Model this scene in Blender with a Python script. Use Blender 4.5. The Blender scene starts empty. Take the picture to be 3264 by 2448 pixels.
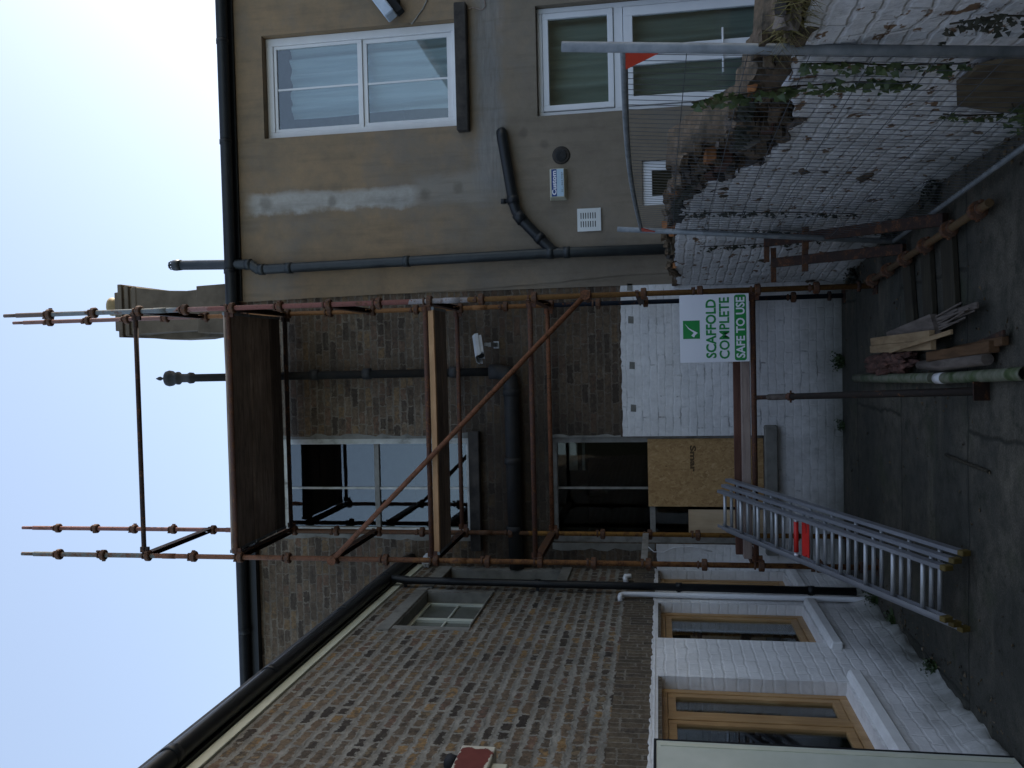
import bpy, bmesh, math, random
from mathutils import Vector, Matrix, Quaternion, noise as mnoise

S = bpy.context.scene
COL = S.collection
RND = random.Random(7)
R = math.radians

# ------------------------------------------------------------------ camera
YAW, PITCH, ROLL = 0.0320807766, 0.166976308, -0.0181357501
def cam_axes():
    r = Vector((math.cos(YAW), math.sin(YAW), 0)); f = Vector((-math.sin(YAW), math.cos(YAW), 0)); u = Vector((0, 0, 1))
    f2 = f*math.cos(PITCH) + u*math.sin(PITCH); u2 = u*math.cos(PITCH) - f*math.sin(PITCH)
    r3 = r*math.cos(ROLL) + u2*math.sin(ROLL); u3 = u2*math.cos(ROLL) - r*math.sin(ROLL)
    return r3, u3, f2
cr, cu, cf = cam_axes()
cam = bpy.data.objects.new('camera', bpy.data.cameras.new('camera')); COL.objects.link(cam)
cam.data.lens = 30.541; cam.data.sensor_width = 36.0; cam.data.sensor_fit = 'HORIZONTAL'
cam.data.clip_start = 0.05; cam.data.clip_end = 2000
# the phone was held on its side: world up points to the left of the picture
xa, ya, za = -cu, cr, -cf
m = Matrix((xa, ya, za)).transposed().to_4x4(); m.translation = Vector((1.92713703, -7.99079126, 1.87940998))
cam.matrix_world = m
S.camera = cam

# ------------------------------------------------------------------ light
SUN_EL, SUN_AZ = 13.0, 52.0          # azimuth from +Y towards +X (behind the houses, to the right)
w = bpy.data.worlds.new('World'); S.world = w; w.use_nodes = True
nt = w.node_tree; nt.nodes.clear()
sky = nt.nodes.new('ShaderNodeTexSky'); sky.sky_type = 'NISHITA'; sky.sun_disc = False
sky.sun_elevation = R(SUN_EL); sky.sun_rotation = R(SUN_AZ); sky.altitude = 30
sky.air_density = 1.0; sky.dust_density = 1.6; sky.ozone_density = 1.0
bg = nt.nodes.new('ShaderNodeBackground'); bg.inputs['Strength'].default_value = 0.13
wo = nt.nodes.new('ShaderNodeOutputWorld')
hz = nt.nodes.new('ShaderNodeMix'); hz.data_type = 'RGBA'; hz.inputs[0].default_value = 0.53   # thin high haze evens the sky out
nt.links.new(sky.outputs[0], hz.inputs[6]); hz.inputs[7].default_value = (1.16, 1.36, 1.86, 1)
nt.links.new(hz.outputs[2], bg.inputs[0]); nt.links.new(bg.outputs[0], wo.inputs[0])
sd = Vector((math.sin(R(SUN_AZ))*math.cos(R(SUN_EL)), math.cos(R(SUN_AZ))*math.cos(R(SUN_EL)), math.sin(R(SUN_EL))))
sun = bpy.data.objects.new('sun', bpy.data.lights.new('sun', 'SUN')); COL.objects.link(sun)
sun.data.energy = 2.0; sun.data.angle = R(0.5); sun.data.color = (1, 0.93, 0.82)
sun.rotation_mode = 'QUATERNION'; sun.rotation_quaternion = sd.to_track_quat('Z', 'Y'); sun.location = (20, 30, 30)
S.view_settings.view_transform = 'Standard'; S.view_settings.look = 'None'
S.view_settings.exposure = 1.9; S.view_settings.gamma = 1.0; S.view_settings.use_curve_mapping = False

# ------------------------------------------------------------------ node helpers
class G:
    def __init__(s, name):
        s.m = bpy.data.materials.new(name); s.m.use_nodes = True
        s.t = s.m.node_tree; s.t.nodes.clear()
        s.out = s.t.nodes.new('ShaderNodeOutputMaterial')
        s._c = None
    def n(s, t, **k):
        x = s.t.nodes.new(t)
        for a, b in k.items(): setattr(x, a, b)
        return x
    def L(s, a, b): s.t.links.new(a, b)
    def put(s, sock, v):
        if isinstance(v, bpy.types.NodeSocket): s.L(v, sock)
        elif isinstance(v, (tuple, list)) and len(v) == 3 and sock.type == 'RGBA': sock.default_value = (*v, 1)
        else: sock.default_value = v
    def co(s):
        if not s._c: s._c = s.n('ShaderNodeTexCoord').outputs['Object']
        return s._c
    def sep(s, v):
        x = s.n('ShaderNodeSeparateXYZ'); s.put(x.inputs[0], v); return x.outputs
    def comb(s, a, b, c):
        x = s.n('ShaderNodeCombineXYZ'); s.put(x.inputs[0], a); s.put(x.inputs[1], b); s.put(x.inputs[2], c); return x.outputs[0]
    def mapn(s, v, scale=(1, 1, 1), rot=(0, 0, 0), loc=(0, 0, 0)):
        x = s.n('ShaderNodeMapping'); s.put(x.inputs[0], v)
        x.inputs['Scale'].default_value = scale; x.inputs['Rotation'].default_value = rot; x.inputs['Location'].default_value = loc
        return x.outputs[0]
    def noise(s, v, scale, detail=3, rough=0.55, dist=0.0, color=False):
        x = s.n('ShaderNodeTexNoise'); s.put(x.inputs['Vector'], v); x.inputs['Scale'].default_value = scale
        x.inputs['Detail'].default_value = detail; x.inputs['Roughness'].default_value = rough; x.inputs['Distortion'].default_value = dist
        return x.outputs['Color' if color else 'Fac']
    def math(s, op, a, b=0.0, c=None, clamp=False):
        x = s.n('ShaderNodeMath', operation=op, use_clamp=clamp); s.put(x.inputs[0], a); s.put(x.inputs[1], b)
        if c is not None: s.put(x.inputs[2], c)
        return x.outputs[0]
    def vmath(s, op, a, b):
        x = s.n('ShaderNodeVectorMath', operation=op); s.put(x.inputs[0], a); s.put(x.inputs[1], b); return x.outputs[0]
    def ramp(s, f, stops, interp='LINEAR'):
        x = s.n('ShaderNodeValToRGB'); x.color_ramp.interpolation = interp
        e = x.color_ramp.elements
        while len(e) < len(stops): e.new(0.5)
        for i, (p, c) in enumerate(stops):
            e[i].position = p
            e[i].color = (*c, 1) if isinstance(c, (tuple, list)) else (c, c, c, 1)
        s.put(x.inputs[0], f); return x.outputs[0]
    def mr(s, v, a, b, c=0.0, d=1.0):
        x = s.n('ShaderNodeMapRange'); s.put(x.inputs[0], v)
        for i, q in enumerate((a, b, c, d)): x.inputs[i+1].default_value = q
        return x.outputs[0]
    def mix(s, f, a, b, blend='MIX'):
        x = s.n('ShaderNodeMix', data_type='RGBA', blend_type=blend, clamp_factor=True)
        s.put(x.inputs[0], f); s.put(x.inputs[6], a); s.put(x.inputs[7], b); return x.outputs[2]
    def bump(s, h, strength=0.5, dist=0.01, nrm=None):
        x = s.n('ShaderNodeBump'); s.put(x.inputs['Height'], h); x.inputs['Strength'].default_value = strength
        x.inputs['Distance'].default_value = dist
        if nrm is not None: s.L(nrm, x.inputs['Normal'])
        return x.outputs[0]
    def band(s, v, a, b, soft):
        """1 between a and b, soft edges"""
        up = s.mr(v, a-soft, a+soft); dn = s.mr(v, b-soft, b+soft, 1.0, 0.0)
        return s.math('MULTIPLY', up, dn)
    def done(s, color, rough=0.8, metal=0.0, normal=None, spec=None, trans=None):
        p = s.n('ShaderNodeBsdfPrincipled'); s.put(p.inputs['Base Color'], color); s.put(p.inputs['Roughness'], rough)
        s.put(p.inputs['Metallic'], metal)
        if spec is not None: s.put(p.inputs['Specular IOR Level'], spec)
        if normal is not None: s.L(normal, p.inputs['Normal'])
        s.L(p.outputs[0], s.out.inputs[0])
        return s.m

def simple(name, stops, scale=6, rough=0.8, metal=0.0, bump=0.0, bscale=40, bdist=0.004, stretch=(1, 1, 1), detail=5, spec=None, dist=0.0):
    g = G(name); v = g.mapn(g.co(), stretch)
    f = g.noise(v, scale, detail, 0.6, dist)
    f = g.mr(f, 0.28, 0.72)
    k = len(stops)
    c = g.ramp(f, [(i/(k-1) if k > 1 else 0, s) for i, s in enumerate(stops)])
    nb = g.bump(g.noise(v, bscale, 3), bump, bdist) if bump else None
    return g.done(c, rough, metal, nb, spec)

def brick_mat(name, axis, palette, mortar, bw, bh, ms, smear, warp, cover, bumpd, rot=False, dirt=None, grime=0.5, bed=0.0, mlo=0.5, patina=0.22):
    g = G(name); x, y, z = g.sep(g.co())
    u = x if axis == 'x' else y
    vec = g.comb(z, u, 0.0) if rot else g.comb(u, z, 0.0)
    wn = g.noise(g.co(), 11.0, 4, 0.65, color=True)
    wv = g.vmath('SUBTRACT', wn, (0.5, 0.5, 0.5))
    sc = g.n('ShaderNodeVectorMath', operation='SCALE'); g.L(wv, sc.inputs[0]); sc.inputs['Scale'].default_value = warp
    fine = g.noise(g.co(), 34.0, 3, 0.6, color=True); fv = g.vmath('SUBTRACT', fine, (0.5, 0.5, 0.5))
    sf = g.n('ShaderNodeVectorMath', operation='SCALE'); g.L(fv, sf.inputs[0]); sf.inputs['Scale'].default_value = warp*1.1
    vec = g.vmath('ADD', g.vmath('ADD', vec, sc.outputs[0]), sf.outputs[0])
    b = g.n('ShaderNodeTexBrick', offset=0.5, squash=0.62, squash_frequency=3)
    g.L(vec, b.inputs['Vector']); b.inputs['Scale'].default_value = 1.0
    b.inputs['Color1'].default_value = (0, 0, 0, 1); b.inputs['Color2'].default_value = (1, 1, 1, 1); b.inputs['Mortar'].default_value = (.5, .5, .5, 1)
    b.inputs['Mortar Size'].default_value = ms; b.inputs['Mortar Smooth'].default_value = 0.5; b.inputs['Bias'].default_value = 0
    b.inputs['Brick Width'].default_value = bw; b.inputs['Row Height'].default_value = bh
    bc = g.sep(b.outputs['Color'])[0]
    tint = g.math('ADD', bc, g.math('MULTIPLY', g.math('SUBTRACT', g.noise(g.co(), 22, 4), 0.5), 0.35), clamp=True)
    k = len(palette)
    bcol = g.ramp(tint, [((i+0.5)/k, c) for i, c in enumerate(palette)], 'LINEAR')
    bcol = g.mix(0.8, bcol, g.ramp(g.noise(g.co(), 26, 6, 0.75), [(0.3, 0.22), (0.5, 1.0), (0.7, 1.7)]), 'MULTIPLY')
    sm = g.math('MULTIPLY', g.math('SUBTRACT', g.noise(g.mapn(g.co(), (1, 1, 2.2)), 8, 6, 0.72), cover), smear)
    mfac = g.math('ADD', b.outputs['Fac'], sm, clamp=True)
    if bed:   # bed joints slapped on wider than the perpends, by an uneven amount
        vz = g.sep(vec)[1]
        fr = g.math('ABSOLUTE', g.math('SUBTRACT', g.math('FRACT', g.math('DIVIDE', vz, bh)), 0.5))
        wdt = g.math('ADD', g.math('MULTIPLY', g.math('SUBTRACT', g.noise(g.mapn(g.co(), (1, 1, 1.5)), 3.2, 5, 0.65), 0.5), 0.55), bed)
        edge = g.math('SUBTRACT', 0.5, wdt)
        bm = g.math('MULTIPLY', g.math('SUBTRACT', fr, edge), 9.0)
        mfac = g.math('MAXIMUM', mfac, g.math('ADD', bm, 0.5), clamp=True)
    mfac = g.mr(mfac, 0.25, 0.75)
    mcol = g.ramp(g.noise(g.mapn(g.co(), (1, 1, 1.4)), 6, 7, 0.75), [(0.3, tuple(mlo*c for c in mortar)), (0.5, tuple(.85*c for c in mortar)), (0.7, tuple(1.3*c for c in mortar))])
    col = g.mix(mfac, bcol, mcol)
    pt = g.ramp(g.noise(g.mapn(g.co(), (0.55, 0.55, 1.3)), 15, 7, 0.78, 0.8), [(0.28, (.026, .019, .014)), (0.42, (.090, .062, .042)), (0.54, (.165, .118, .080)), (0.64, (.25, .205, .155)), (0.78, (.13, .085, .055))])
    col = g.mix(patina, col, pt)
    big = g.noise(g.mapn(g.co(), (1, 1, 0.7)), 0.9, 4, 0.6)
    col = g.mix(g.mr(big, 0.4, 0.7, 0.0, grime), col, (0.045, 0.036, 0.028))
    if dirt:
        for (a0, a1, b0, b1, soft, amt, dc) in dirt:
            wob = g.math('MULTIPLY', g.math('SUBTRACT', g.noise(g.co(), 3.0, 4), 0.5), 0.9)
            mk = g.math('MULTIPLY', g.band(g.math('ADD', u, wob), a0, a1, soft), g.band(g.math('ADD', z, wob), b0, b1, soft))
            col = g.mix(g.math('MULTIPLY', mk, amt), col, dc)
    h = g.math('ADD', g.math('MULTIPLY', g.math('SUBTRACT', 1.0, b.outputs['Fac']), 0.7), g.math('MULTIPLY', g.noise(g.co(), 45, 4, 0.7), 0.6))
    return g.done(col, 0.92, 0, g.bump(h, 0.8, bumpd), 0.25)

def paint_brick_mat(name, axis, white, under, bw, bh, ms, flake, bumpd, line, stain=0.3, low=None):
    g = G(name); x, y, z = g.sep(g.co()); u = x if axis == 'x' else y
    wn = g.noise(g.co(), 6.0, 3, 0.6, color=True); wv = g.vmath('SUBTRACT', wn, (0.5, 0.5, 0.5))
    sc = g.n('ShaderNodeVectorMath', operation='SCALE'); g.L(wv, sc.inputs[0]); sc.inputs['Scale'].default_value = 0.05
    vec = g.vmath('ADD', g.comb(u, z, 0.0), sc.outputs[0])
    b = g.n('ShaderNodeTexBrick', offset=0.5); g.L(vec, b.inputs['Vector']); b.inputs['Scale'].default_value = 1
    b.inputs['Mortar Size'].default_value = ms; b.inputs['Mortar Smooth'].default_value = 0.7
    b.inputs['Brick Width'].default_value = bw; b.inputs['Row Height'].default_value = bh
    n1 = g.noise(g.co(), 2.2, 5, 0.65); n2 = g.noise(g.co(), 16, 5, 0.7)
    col = g.ramp(n1, [(0.3, tuple(0.8*c for c in white)), (0.62, white)])
    col = g.mix(g.mr(n2, 0.45, 0.8, 0.0, stain), col, (0.30, 0.29, 0.27))
    crack = g.math('MULTIPLY', g.mr(b.outputs['Fac'], 0.4, 0.95), g.mr(g.noise(g.mapn(g.co(), (.6, .6, 1.6)), 6.5, 5, 0.7), 0.53, 0.68))
    col = g.mix(g.math('MULTIPLY', crack, line), col, (0.12, 0.11, 0.10))
    if flake:
        fl = g.mr(g.noise(g.mapn(g.co(), (1, 1, 1.6)), 7.5, 4, 0.62), 0.655-flake*0.05, 0.685-flake*0.05)
        col = g.mix(fl, col, g.ramp(g.noise(g.co(), 12, 3), [(0.35, tuple(0.6*c for c in under)), (0.65, under)]))
    dk = g.mr(g.noise(g.mapn(g.co(), (1, 1, 0.45)), 5.5, 6, 0.72), 0.58, 0.74)
    col = g.mix(g.math('MULTIPLY', dk, stain), col, (.20, .19, .165))
    if low:
        mk = g.mr(g.math('ADD', z, g.math('MULTIPLY', g.math('SUBTRACT', n1, 0.5), 0.5)), low, 0.0)
        col = g.mix(g.math('MULTIPLY', mk, 0.7), col, (0.075, 0.085, 0.055))
    h = g.math('ADD', g.math('MULTIPLY', g.math('SUBTRACT', 1.0, b.outputs['Fac']), 0.6), g.math('MULTIPLY', g.noise(g.co(), 28, 4, 0.65), 0.8))
    return g.done(col, 0.7, 0, g.bump(h, 0.75, bumpd), 0.3)

MAT = {}
MORT = (0.25, 0.235, 0.21)
MAT['brick_facade'] = brick_mat('facade_brick', 'x',
    [(.036, .028, .022), (.11, .076, .050), (.15, .102, .066), (.19, .135, .085), (.115, .082, .058), (.25, .155, .072), (.17, .125, .086), (.18, .095, .058), (.07, .053, .040)],
    (0.26, 0.222, 0.172), 0.215, 0.082, 0.009, 3.0, 0.040, 0.52, 0.007, bed=0.10, mlo=0.35, patina=0.33,
    dirt=[(-0.9, 3.4, 2.0, 4.15, 0.45, 0.42, (.036, .028, .021)), (-0.4, 1.5, 2.9, 3.9, 0.3, 0.6, (.020, .017, .014)), (1.5, 2.1, 3.0, 7.0, 0.3, 0.4, (.03, .024, .02))])
WP = [(.020, .018, .016), (.035, .031, .026), (.115, .085, .056), (.155, .105, .066), (.09, .072, .052), (.30, .175, .066), (.085, .07, .052), (.13, .10, .07), (.035, .03, .025), (.21, .155, .088), (.14, .078, .055), (.075, .062, .047), (.17, .12, .075)]
MAT['brick_wing'] = brick_mat('wing_brick', 'y', WP, (0.31, 0.297, 0.255), 0.205, 0.094, 0.016, 2.6, 0.050, 0.54, 0.014, grime=0.25, bed=0.225)
MAT['brick_soldier'] = brick_mat('soldier_brick', 'y', [(.06, .05, .035), (.11, .085, .055), (.085, .065, .045), (.14, .11, .07), (.05, .042, .034)],
    (0.21, 0.19, 0.155), 0.24, 0.072, 0.008, 3.0, 0.03, 0.52, 0.007, rot=True, grime=0.3)
MAT['white_facade'] = paint_brick_mat('white_painted_brick', 'x', (.78, .765, .75), (.25, .22, .18), 0.225, 0.082, 0.012, 0.0, 0.004, 0.7, 0.35, low=0.5)
MAT['white_wing'] = paint_brick_mat('white_painted_wing_brick', 'y', (.80, .785, .77), (.25, .22, .18), 0.24, 0.085, 0.012, 0.0, 0.0055, 0.35, 0.28, low=0.32)
MAT['white_wall'] = paint_brick_mat('flaking_white_masonry', 'y', (.82, .82, .82), (.26, .16, .09), 0.24, 0.085, 0.014, 1.1, 0.012, 0.5, 0.65, low=0.3)
MAT['white_smooth'] = simple('white_masonry_paint', [(.64, .63, .61), (.76, .75, .73)], 9, 0.65, bump=0.35, bscale=55, bdist=0.004)

def render_mat():
    g = G('buff_cement_render'); x, y, z = g.sep(g.co())
    n1 = g.noise(g.co(), 1.6, 7, 0.70); n2 = g.noise(g.co(), 7, 6, 0.72)
    warm = g.ramp(n1, [(0.28, (.19, .15, .105)), (0.5, (.255, .183, .115)), (0.72, (.32, .218, .126))])
    cool = g.ramp(n1, [(0.3, (.19, .158, .120)), (0.7, (.25, .208, .158))])
    hgt = g.mr(g.math('ADD', z, g.math('MULTIPLY', g.math('SUBTRACT', n1, 0.5), 2.2)), 3.2, 4.6)
    col = g.mix(hgt, cool, warm)
    col = g.mix(g.mr(n2, 0.45, 0.75, 0, 0.4), col, (.15, .12, .09))
    gp = g.mr(g.noise(g.co(), 0.9, 6, 0.68), 0.50, 0.64)
    col = g.mix(g.math('MULTIPLY', gp, 0.45), col, (.175, .165, .15))
    def wob(sc, a):
        return g.math('MULTIPLY', g.math('SUBTRACT', g.noise(g.co(), sc, 4, 0.6), 0.5), a)
    pal = g.ramp(n2, [(0.3, (.32, .30, .265)), (0.7, (.46, .44, .40))])
    w1 = wob(3.5, 0.22)
    strip = g.math('MULTIPLY', g.band(g.math('ADD', x, w1), 3.63, 3.84, 0.03), g.band(g.math('ADD', z, wob(2.5, 0.3)), 4.5, 6.47, 0.08))
    col = g.mix(g.math('MULTIPLY', strip, 0.85), col, pal)
    strip2 = g.math('MULTIPLY', g.band(g.math('ADD', x, w1), 3.62, 3.95, 0.05), g.band(z, 3.7, 4.5, 0.08))
    col = g.mix(g.math('MULTIPLY', strip2, 0.55), col, (.28, .26, .225))
    hb = g.math('MULTIPLY', g.band(g.math('ADD', z, wob(2.0, 0.30)), 3.50, 3.78, 0.06), g.band(x, 3.7, 7.0, 0.15))
    blue = g.ramp(g.noise(g.mapn(g.co(), (0.5, 1, 3.5)), 8, 5, 0.65), [(0.3, (.15, .155, .155)), (0.7, (.27, .275, .27))])
    col = g.mix(g.math('MULTIPLY', hb, 0.6), col, blue)
    for (px, pz, pr) in ((3.75, 6.28, .10), (3.73, 5.48, .075), (3.74, 4.40, .09), (3.8, 4.02, .08), (4.35, 3.28, .07), (4.22, 3.05, .06)):
        d = g.n('ShaderNodeVectorMath', operation='DISTANCE'); g.put(d.inputs[0], g.comb(x, z, 0.0)); d.inputs[1].default_value = (px, pz, 0)
        mk = g.mr(g.math('ADD', d.outputs['Value'], wob(9, 0.10)), pr*0.4, pr, 1.0, 0.0)
        col = g.mix(g.math('MULTIPLY', mk, 0.5), col, (.12, .10, .078))
    st = g.math('MULTIPLY', g.mr(g.noise(g.mapn(g.co(), (3, 1, 0.35)), 4, 5, 0.6), 0.5, 0.75), 0.35)
    col = g.mix(st, col, (.10, .082, .062))
    h = g.math('ADD', g.noise(g.co(), 30, 5, 0.7), g.math('MULTIPLY', g.noise(g.co(), 3, 4), 1.5))
    return g.done(col, 0.95, 0, g.bump(h, 0.35, 0.008), 0.2)
MAT['render'] = render_mat()

def ground_mat():
    g = G('mossy_concrete'); x, y, z = g.sep(g.co())
    n1 = g.noise(g.co(), 0.9, 6, 0.65); n2 = g.noise(g.co(), 9, 6, 0.7)
    col = g.ramp(n1, [(0.3, (.026, .026, .021)), (0.46, (.048, .046, .037)), (0.58, (.082, .073, .056)), (0.72, (.125, .11, .083))])
    col = g.mix(g.mr(n2, 0.42, 0.7, 0, 0.7), col, (.012, .015, .010))
    moss = g.mr(g.noise(g.co(), 1.7, 5, 0.6), 0.56, 0.68)
    col = g.mix(g.math('MULTIPLY', moss, 0.5), col, (.022, .032, .012))
    pale = g.mr(g.noise(g.mapn(g.co(), (0.35, 1.6, 1)), 1.6, 5, 0.6), 0.58, 0.72)
    col = g.mix(g.math('MULTIPLY', pale, 0.65), col, (.13, .112, .082))
    wv = g.vmath('SUBTRACT', g.noise(g.co(), 2.5, 4, color=True), (.5, .5, .5))
    sc = g.n('ShaderNodeVectorMath', operation='SCALE'); g.L(wv, sc.inputs[0]); sc.inputs['Scale'].default_value = 0.10
    b = g.n('ShaderNodeTexBrick', offset=0.37); g.L(g.vmath('ADD', g.mapn(g.co(), loc=(0.3, 0.75, 0)), sc.outputs[0]), b.inputs['Vector']); b.inputs['Scale'].default_value = 1
    b.inputs['Mortar Size'].default_value = 0.022; b.inputs['Mortar Smooth'].default_value = 0.9; b.inputs['Brick Width'].default_value = 2.7; b.inputs['Row Height'].default_value = 1.5
    col = g.mix(g.math('MULTIPLY', b.outputs['Fac'], 0.7), col, (.012, .013, .009))
    gr = g.noise(g.co(), 90, 3, 0.7)
    col = g.mix(0.7, col, g.ramp(gr, [(0.3, .45), (0.5, 1.0), (0.72, 1.9)]), 'MULTIPLY')
    blot = g.mr(g.noise(g.co(), 4.2, 5, 0.7), 0.60, 0.66)
    col = g.mix(g.math('MULTIPLY', blot, 0.6), col, (.012, .016, .008))
    h = g.math('SUBTRACT', g.math('MULTIPLY', g.noise(g.co(), 40, 5, 0.7), 0.8), g.math('MULTIPLY', b.outputs['Fac'], 1.5))
    return g.done(col, g.mr(n1, 0.3, 0.7, 0.55, 0.9), 0, g.bump(h, 0.6, 0.008), 0.3)
MAT['ground'] = ground_mat()

def steel_mat(name, bands, rust=0.5, rough=0.75):
    """tube steel with paint bands by height (z, colour) and rust on top"""
    g = G(name); x, y, z = g.sep(g.co())
    zz = g.math('ADD', z, g.math('MULTIPLY', g.math('SUBTRACT', g.noise(g.co(), 14, 4), 0.5), 0.35))
    z0, z1 = bands[0][0], bands[-1][0]+1e-3
    base = g.ramp(g.mr(zz, z0, z1), [((b[0]-z0)/(z1-z0), b[1]) for b in bands], 'CONSTANT' if len(bands) > 2 else 'LINEAR')
    n = g.noise(g.co(), 16, 6, 0.72); n2 = g.noise(g.co(), 70, 4, 0.7)
    rc = g.ramp(n2, [(0.3, (.045, .020, .012)), (0.5, (.12, .048, .020)), (0.7, (.20, .085, .032))])
    col = g.mix(g.mr(n, 0.62-rust*0.35, 0.72-rust*0.25), base, rc)
    col = g.mix(0.5, col, g.ramp(n2, [(0.3, .55), (0.7, 1.2)]), 'MULTIPLY')
    return g.done(col, rough, 0.0, g.bump(n2, 0.3, 0.002), 0.3)
GAL = (.125, .135, .135); OCH = (.235, .105, .036); RUST = (.15, .062, .030); REDP = (.20, .075, .058); NAVY = (.012, .018, .030)
MAT['std_near_left'] = steel_mat('standard_rusty_orange', [(0, OCH), (4.2, RUST), (5.8, (.17, .07, .035)), (6.9, (.12, .125, .11)), (9, GAL)], 0.5)
MAT['std_near_right'] = steel_mat('standard_patchy_paint', [(0, (.19, .095, .03)), (3.62, (.30, .27, .26)), (4.15, REDP), (6.2, (.24, .13, .11)), (6.55, (.16, .17, .17)), (8.0, (.12, .085, .07)), (9, (.1, .07, .06))], 0.22)
MAT['std_rear_left'] = steel_mat('standard_pink_rust', [(0, (.30, .15, .035)), (3.3, (.10, .05, .025)), (6.2, (.19, .085, .070)), (9.6, (.17, .085, .072))], 0.35)
MAT['std_rear_right'] = steel_mat('standard_orange_navy', [(0, NAVY), (3.05, OCH), (7.2, (.19, .10, .08)), (9.6, (.18, .10, .085))], 0.15)
MAT['rust_dark'] = steel_mat('rusty_ledger_steel', [(0, (.085, .040, .028)), (10, (.085, .040, .028))], 0.45)
MAT['rust_red'] = steel_mat('rusty_brace_steel', [(0, (.20, .075, .035)), (10, (.20, .075, .035))], 0.55)
MAT['rust_brown'] = steel_mat('brown_steel', [(0, (.034, .019, .014)), (10, (.034, .019, .014))], 0.35)
MAT['old_tube'] = steel_mat('old_muddy_tube', [(0, (.11, .068, .030)), (10, (.11, .068, .030))], 0.3)
MAT['prop_dark'] = steel_mat('dark_prop_steel', [(0, (.020, .014, .010)), (10, (.020, .014, .010))], 0.12)
MAT['cup'] = steel_mat('rusty_cup_steel', [(0, (.10, .055, .035)), (10, (.10, .055, .035))], 0.5)
MAT['galv'] = simple('galvanised_tube', [(.13, .148, .155), (.20, .218, .225), (.27, .285, .29)], 14, 0.55, 0.2, 0.15, 60, 0.002)
MAT['mesh_wire'] = simple('mesh_wire', [(.075, .085, .095), (.11, .12, .13)], 10, 0.55, 0.3)
MAT['alu'] = simple('ladder_aluminium', [(.17, .175, .19), (.27, .275, .29)], 8, 0.45, 0.3, 0.1, 80, 0.001, stretch=(1, .3, .3))
MAT['alu_bright'] = simple('rung_aluminium_sky_glint', [(.44, .455, .47), (.60, .61, .62)], 14, 0.42, 0.5, 0.1, 80, 0.001)  # sky reflection on the rungs is put into a paler base colour
MAT['yellow'] = simple('yellow_rubber', [(.085, .058, .010), (.14, .095, .018)], 20, 0.7)
MAT['red'] = simple('red_plastic', [(.50, .014, .010), (.62, .022, .015)], 12, 0.45)
MAT['red_reflect'] = simple('orange_red_sticker', [(.66, .055, .025), (.75, .075, .035)], 12, 0.4)
MAT['black_pvc'] = simple('black_plastic', [(.008, .009, .011), (.015, .017, .019)], 9, 0.45, spec=0.35)
MAT['grey_pvc'] = simple('dark_grey_plastic', [(.018, .022, .024), (.034, .040, .042)], 7, 0.45, spec=0.4)
MAT['iron'] = simple('black_cast_iron', [(.008, .009, .010), (.018, .018, .018), (.032, .025, .020)], 7, 0.7, bump=0.2, bscale=60)
MAT['white_pvc'] = simple('white_plastic', [(.72, .73, .75), (.80, .80, .81)], 4, 0.35)
MAT['white_frame'] = simple('white_gloss_frame', [(.70, .69, .69), (.78, .77, .76)], 5, 0.35)
MAT['peeling'] = simple('peeling_white_paint', [(.22, .20, .17), (.52, .51, .46), (.62, .61, .56), (.68, .66, .61)], 11, 0.65, bump=0.4, bscale=50, stretch=(1, 1, .6))
MAT['grey_paint'] = simple('worn_grey_paint', [(.14, .13, .11), (.24, .225, .20), (.30, .29, .26)], 9, 0.7, bump=0.3, bscale=40)
MAT['cream'] = simple('cream_paint', [(.52, .54, .45), (.62, .63, .54)], 5, 0.5, bump=0.1)
MAT['cream_fascia'] = simple('cream_fascia_paint', [(.55, .55, .42), (.68, .68, .55)], 6, 0.6, stretch=(1, .4, 1))
MAT['concrete'] = simple('grey_concrete', [(.12, .115, .098), (.20, .19, .165), (.25, .24, .21)], 6, 0.9, bump=0.4, bscale=45)
MAT['concrete_dark'] = simple('sooty_concrete', [(.018, .016, .014), (.045, .038, .032), (.07, .058, .048)], 7, 0.9, bump=0.4, bscale=35)
MAT['chimney'] = simple('weathered_stucco', [(.075, .058, .038), (.125, .098, .067), (.165, .132, .092)], 3.5, 0.92, bump=0.4, bscale=22, bdist=0.008)
MAT['pot'] = simple('buff_clay', [(.30, .225, .11), (.38, .29, .15)], 8, 0.7)
MAT['slate'] = simple('slate', [(.03, .033, .038), (.06, .063, .068)], 5, 0.7, bump=0.3)
MAT['lead'] = simple('lead_flashing', [(.17, .18, .195), (.26, .27, .28)], 8, 0.55)

def wood(name, c0, c1, c2, grain='x', sc=3.0, rough=0.8, vary=False):
    g = G(name)
    st = {'x': (0.12, 1, 1), 'y': (1, 0.12, 1), 'z': (1, 1, 0.12)}[grain]
    v = g.mapn(g.co(), st)
    a = g.noise(v, sc*9, 6, 0.65, 0.6); b2 = g.noise(g.co(), 2.1, 4)
    col = g.ramp(a, [(0.3, c0), (0.5, c1), (0.72, c2)])
    col = g.mix(g.mr(b2, 0.4, 0.7, 0, 0.4), col, tuple(0.5*q for q in c0))
    oi = g.n('ShaderNodeObjectInfo')
    if vary: col = g.mix(1.0, col, g.ramp(oi.outputs['Random'], [(0, .45), (1, 1.35)]), 'MULTIPLY')
    return g.done(col, rough, 0, g.bump(a, 0.3, 0.003), 0.3)
MAT['board_old'] = wood('weathered_board', (.14, .10, .075), (.27, .20, .15), (.40, .30, .23), vary=True)
MAT['board_new'] = wood('new_pine_board', (.46, .25, .12), (.56, .32, .16), (.62, .38, .20))
MAT['board_red'] = wood('red_brown_board', (.08, .035, .024), (.13, .060, .042), (.17, .085, .06))
MAT['board_pale'] = wood('pale_sawn_timber', (.24, .175, .15), (.33, .255, .215), (.40, .31, .26))
MAT['honey'] = wood('varnished_pine', (.33, .18, .070), (.43, .255, .110), (.51, .33, .16), 'z', rough=0.35)
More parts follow.
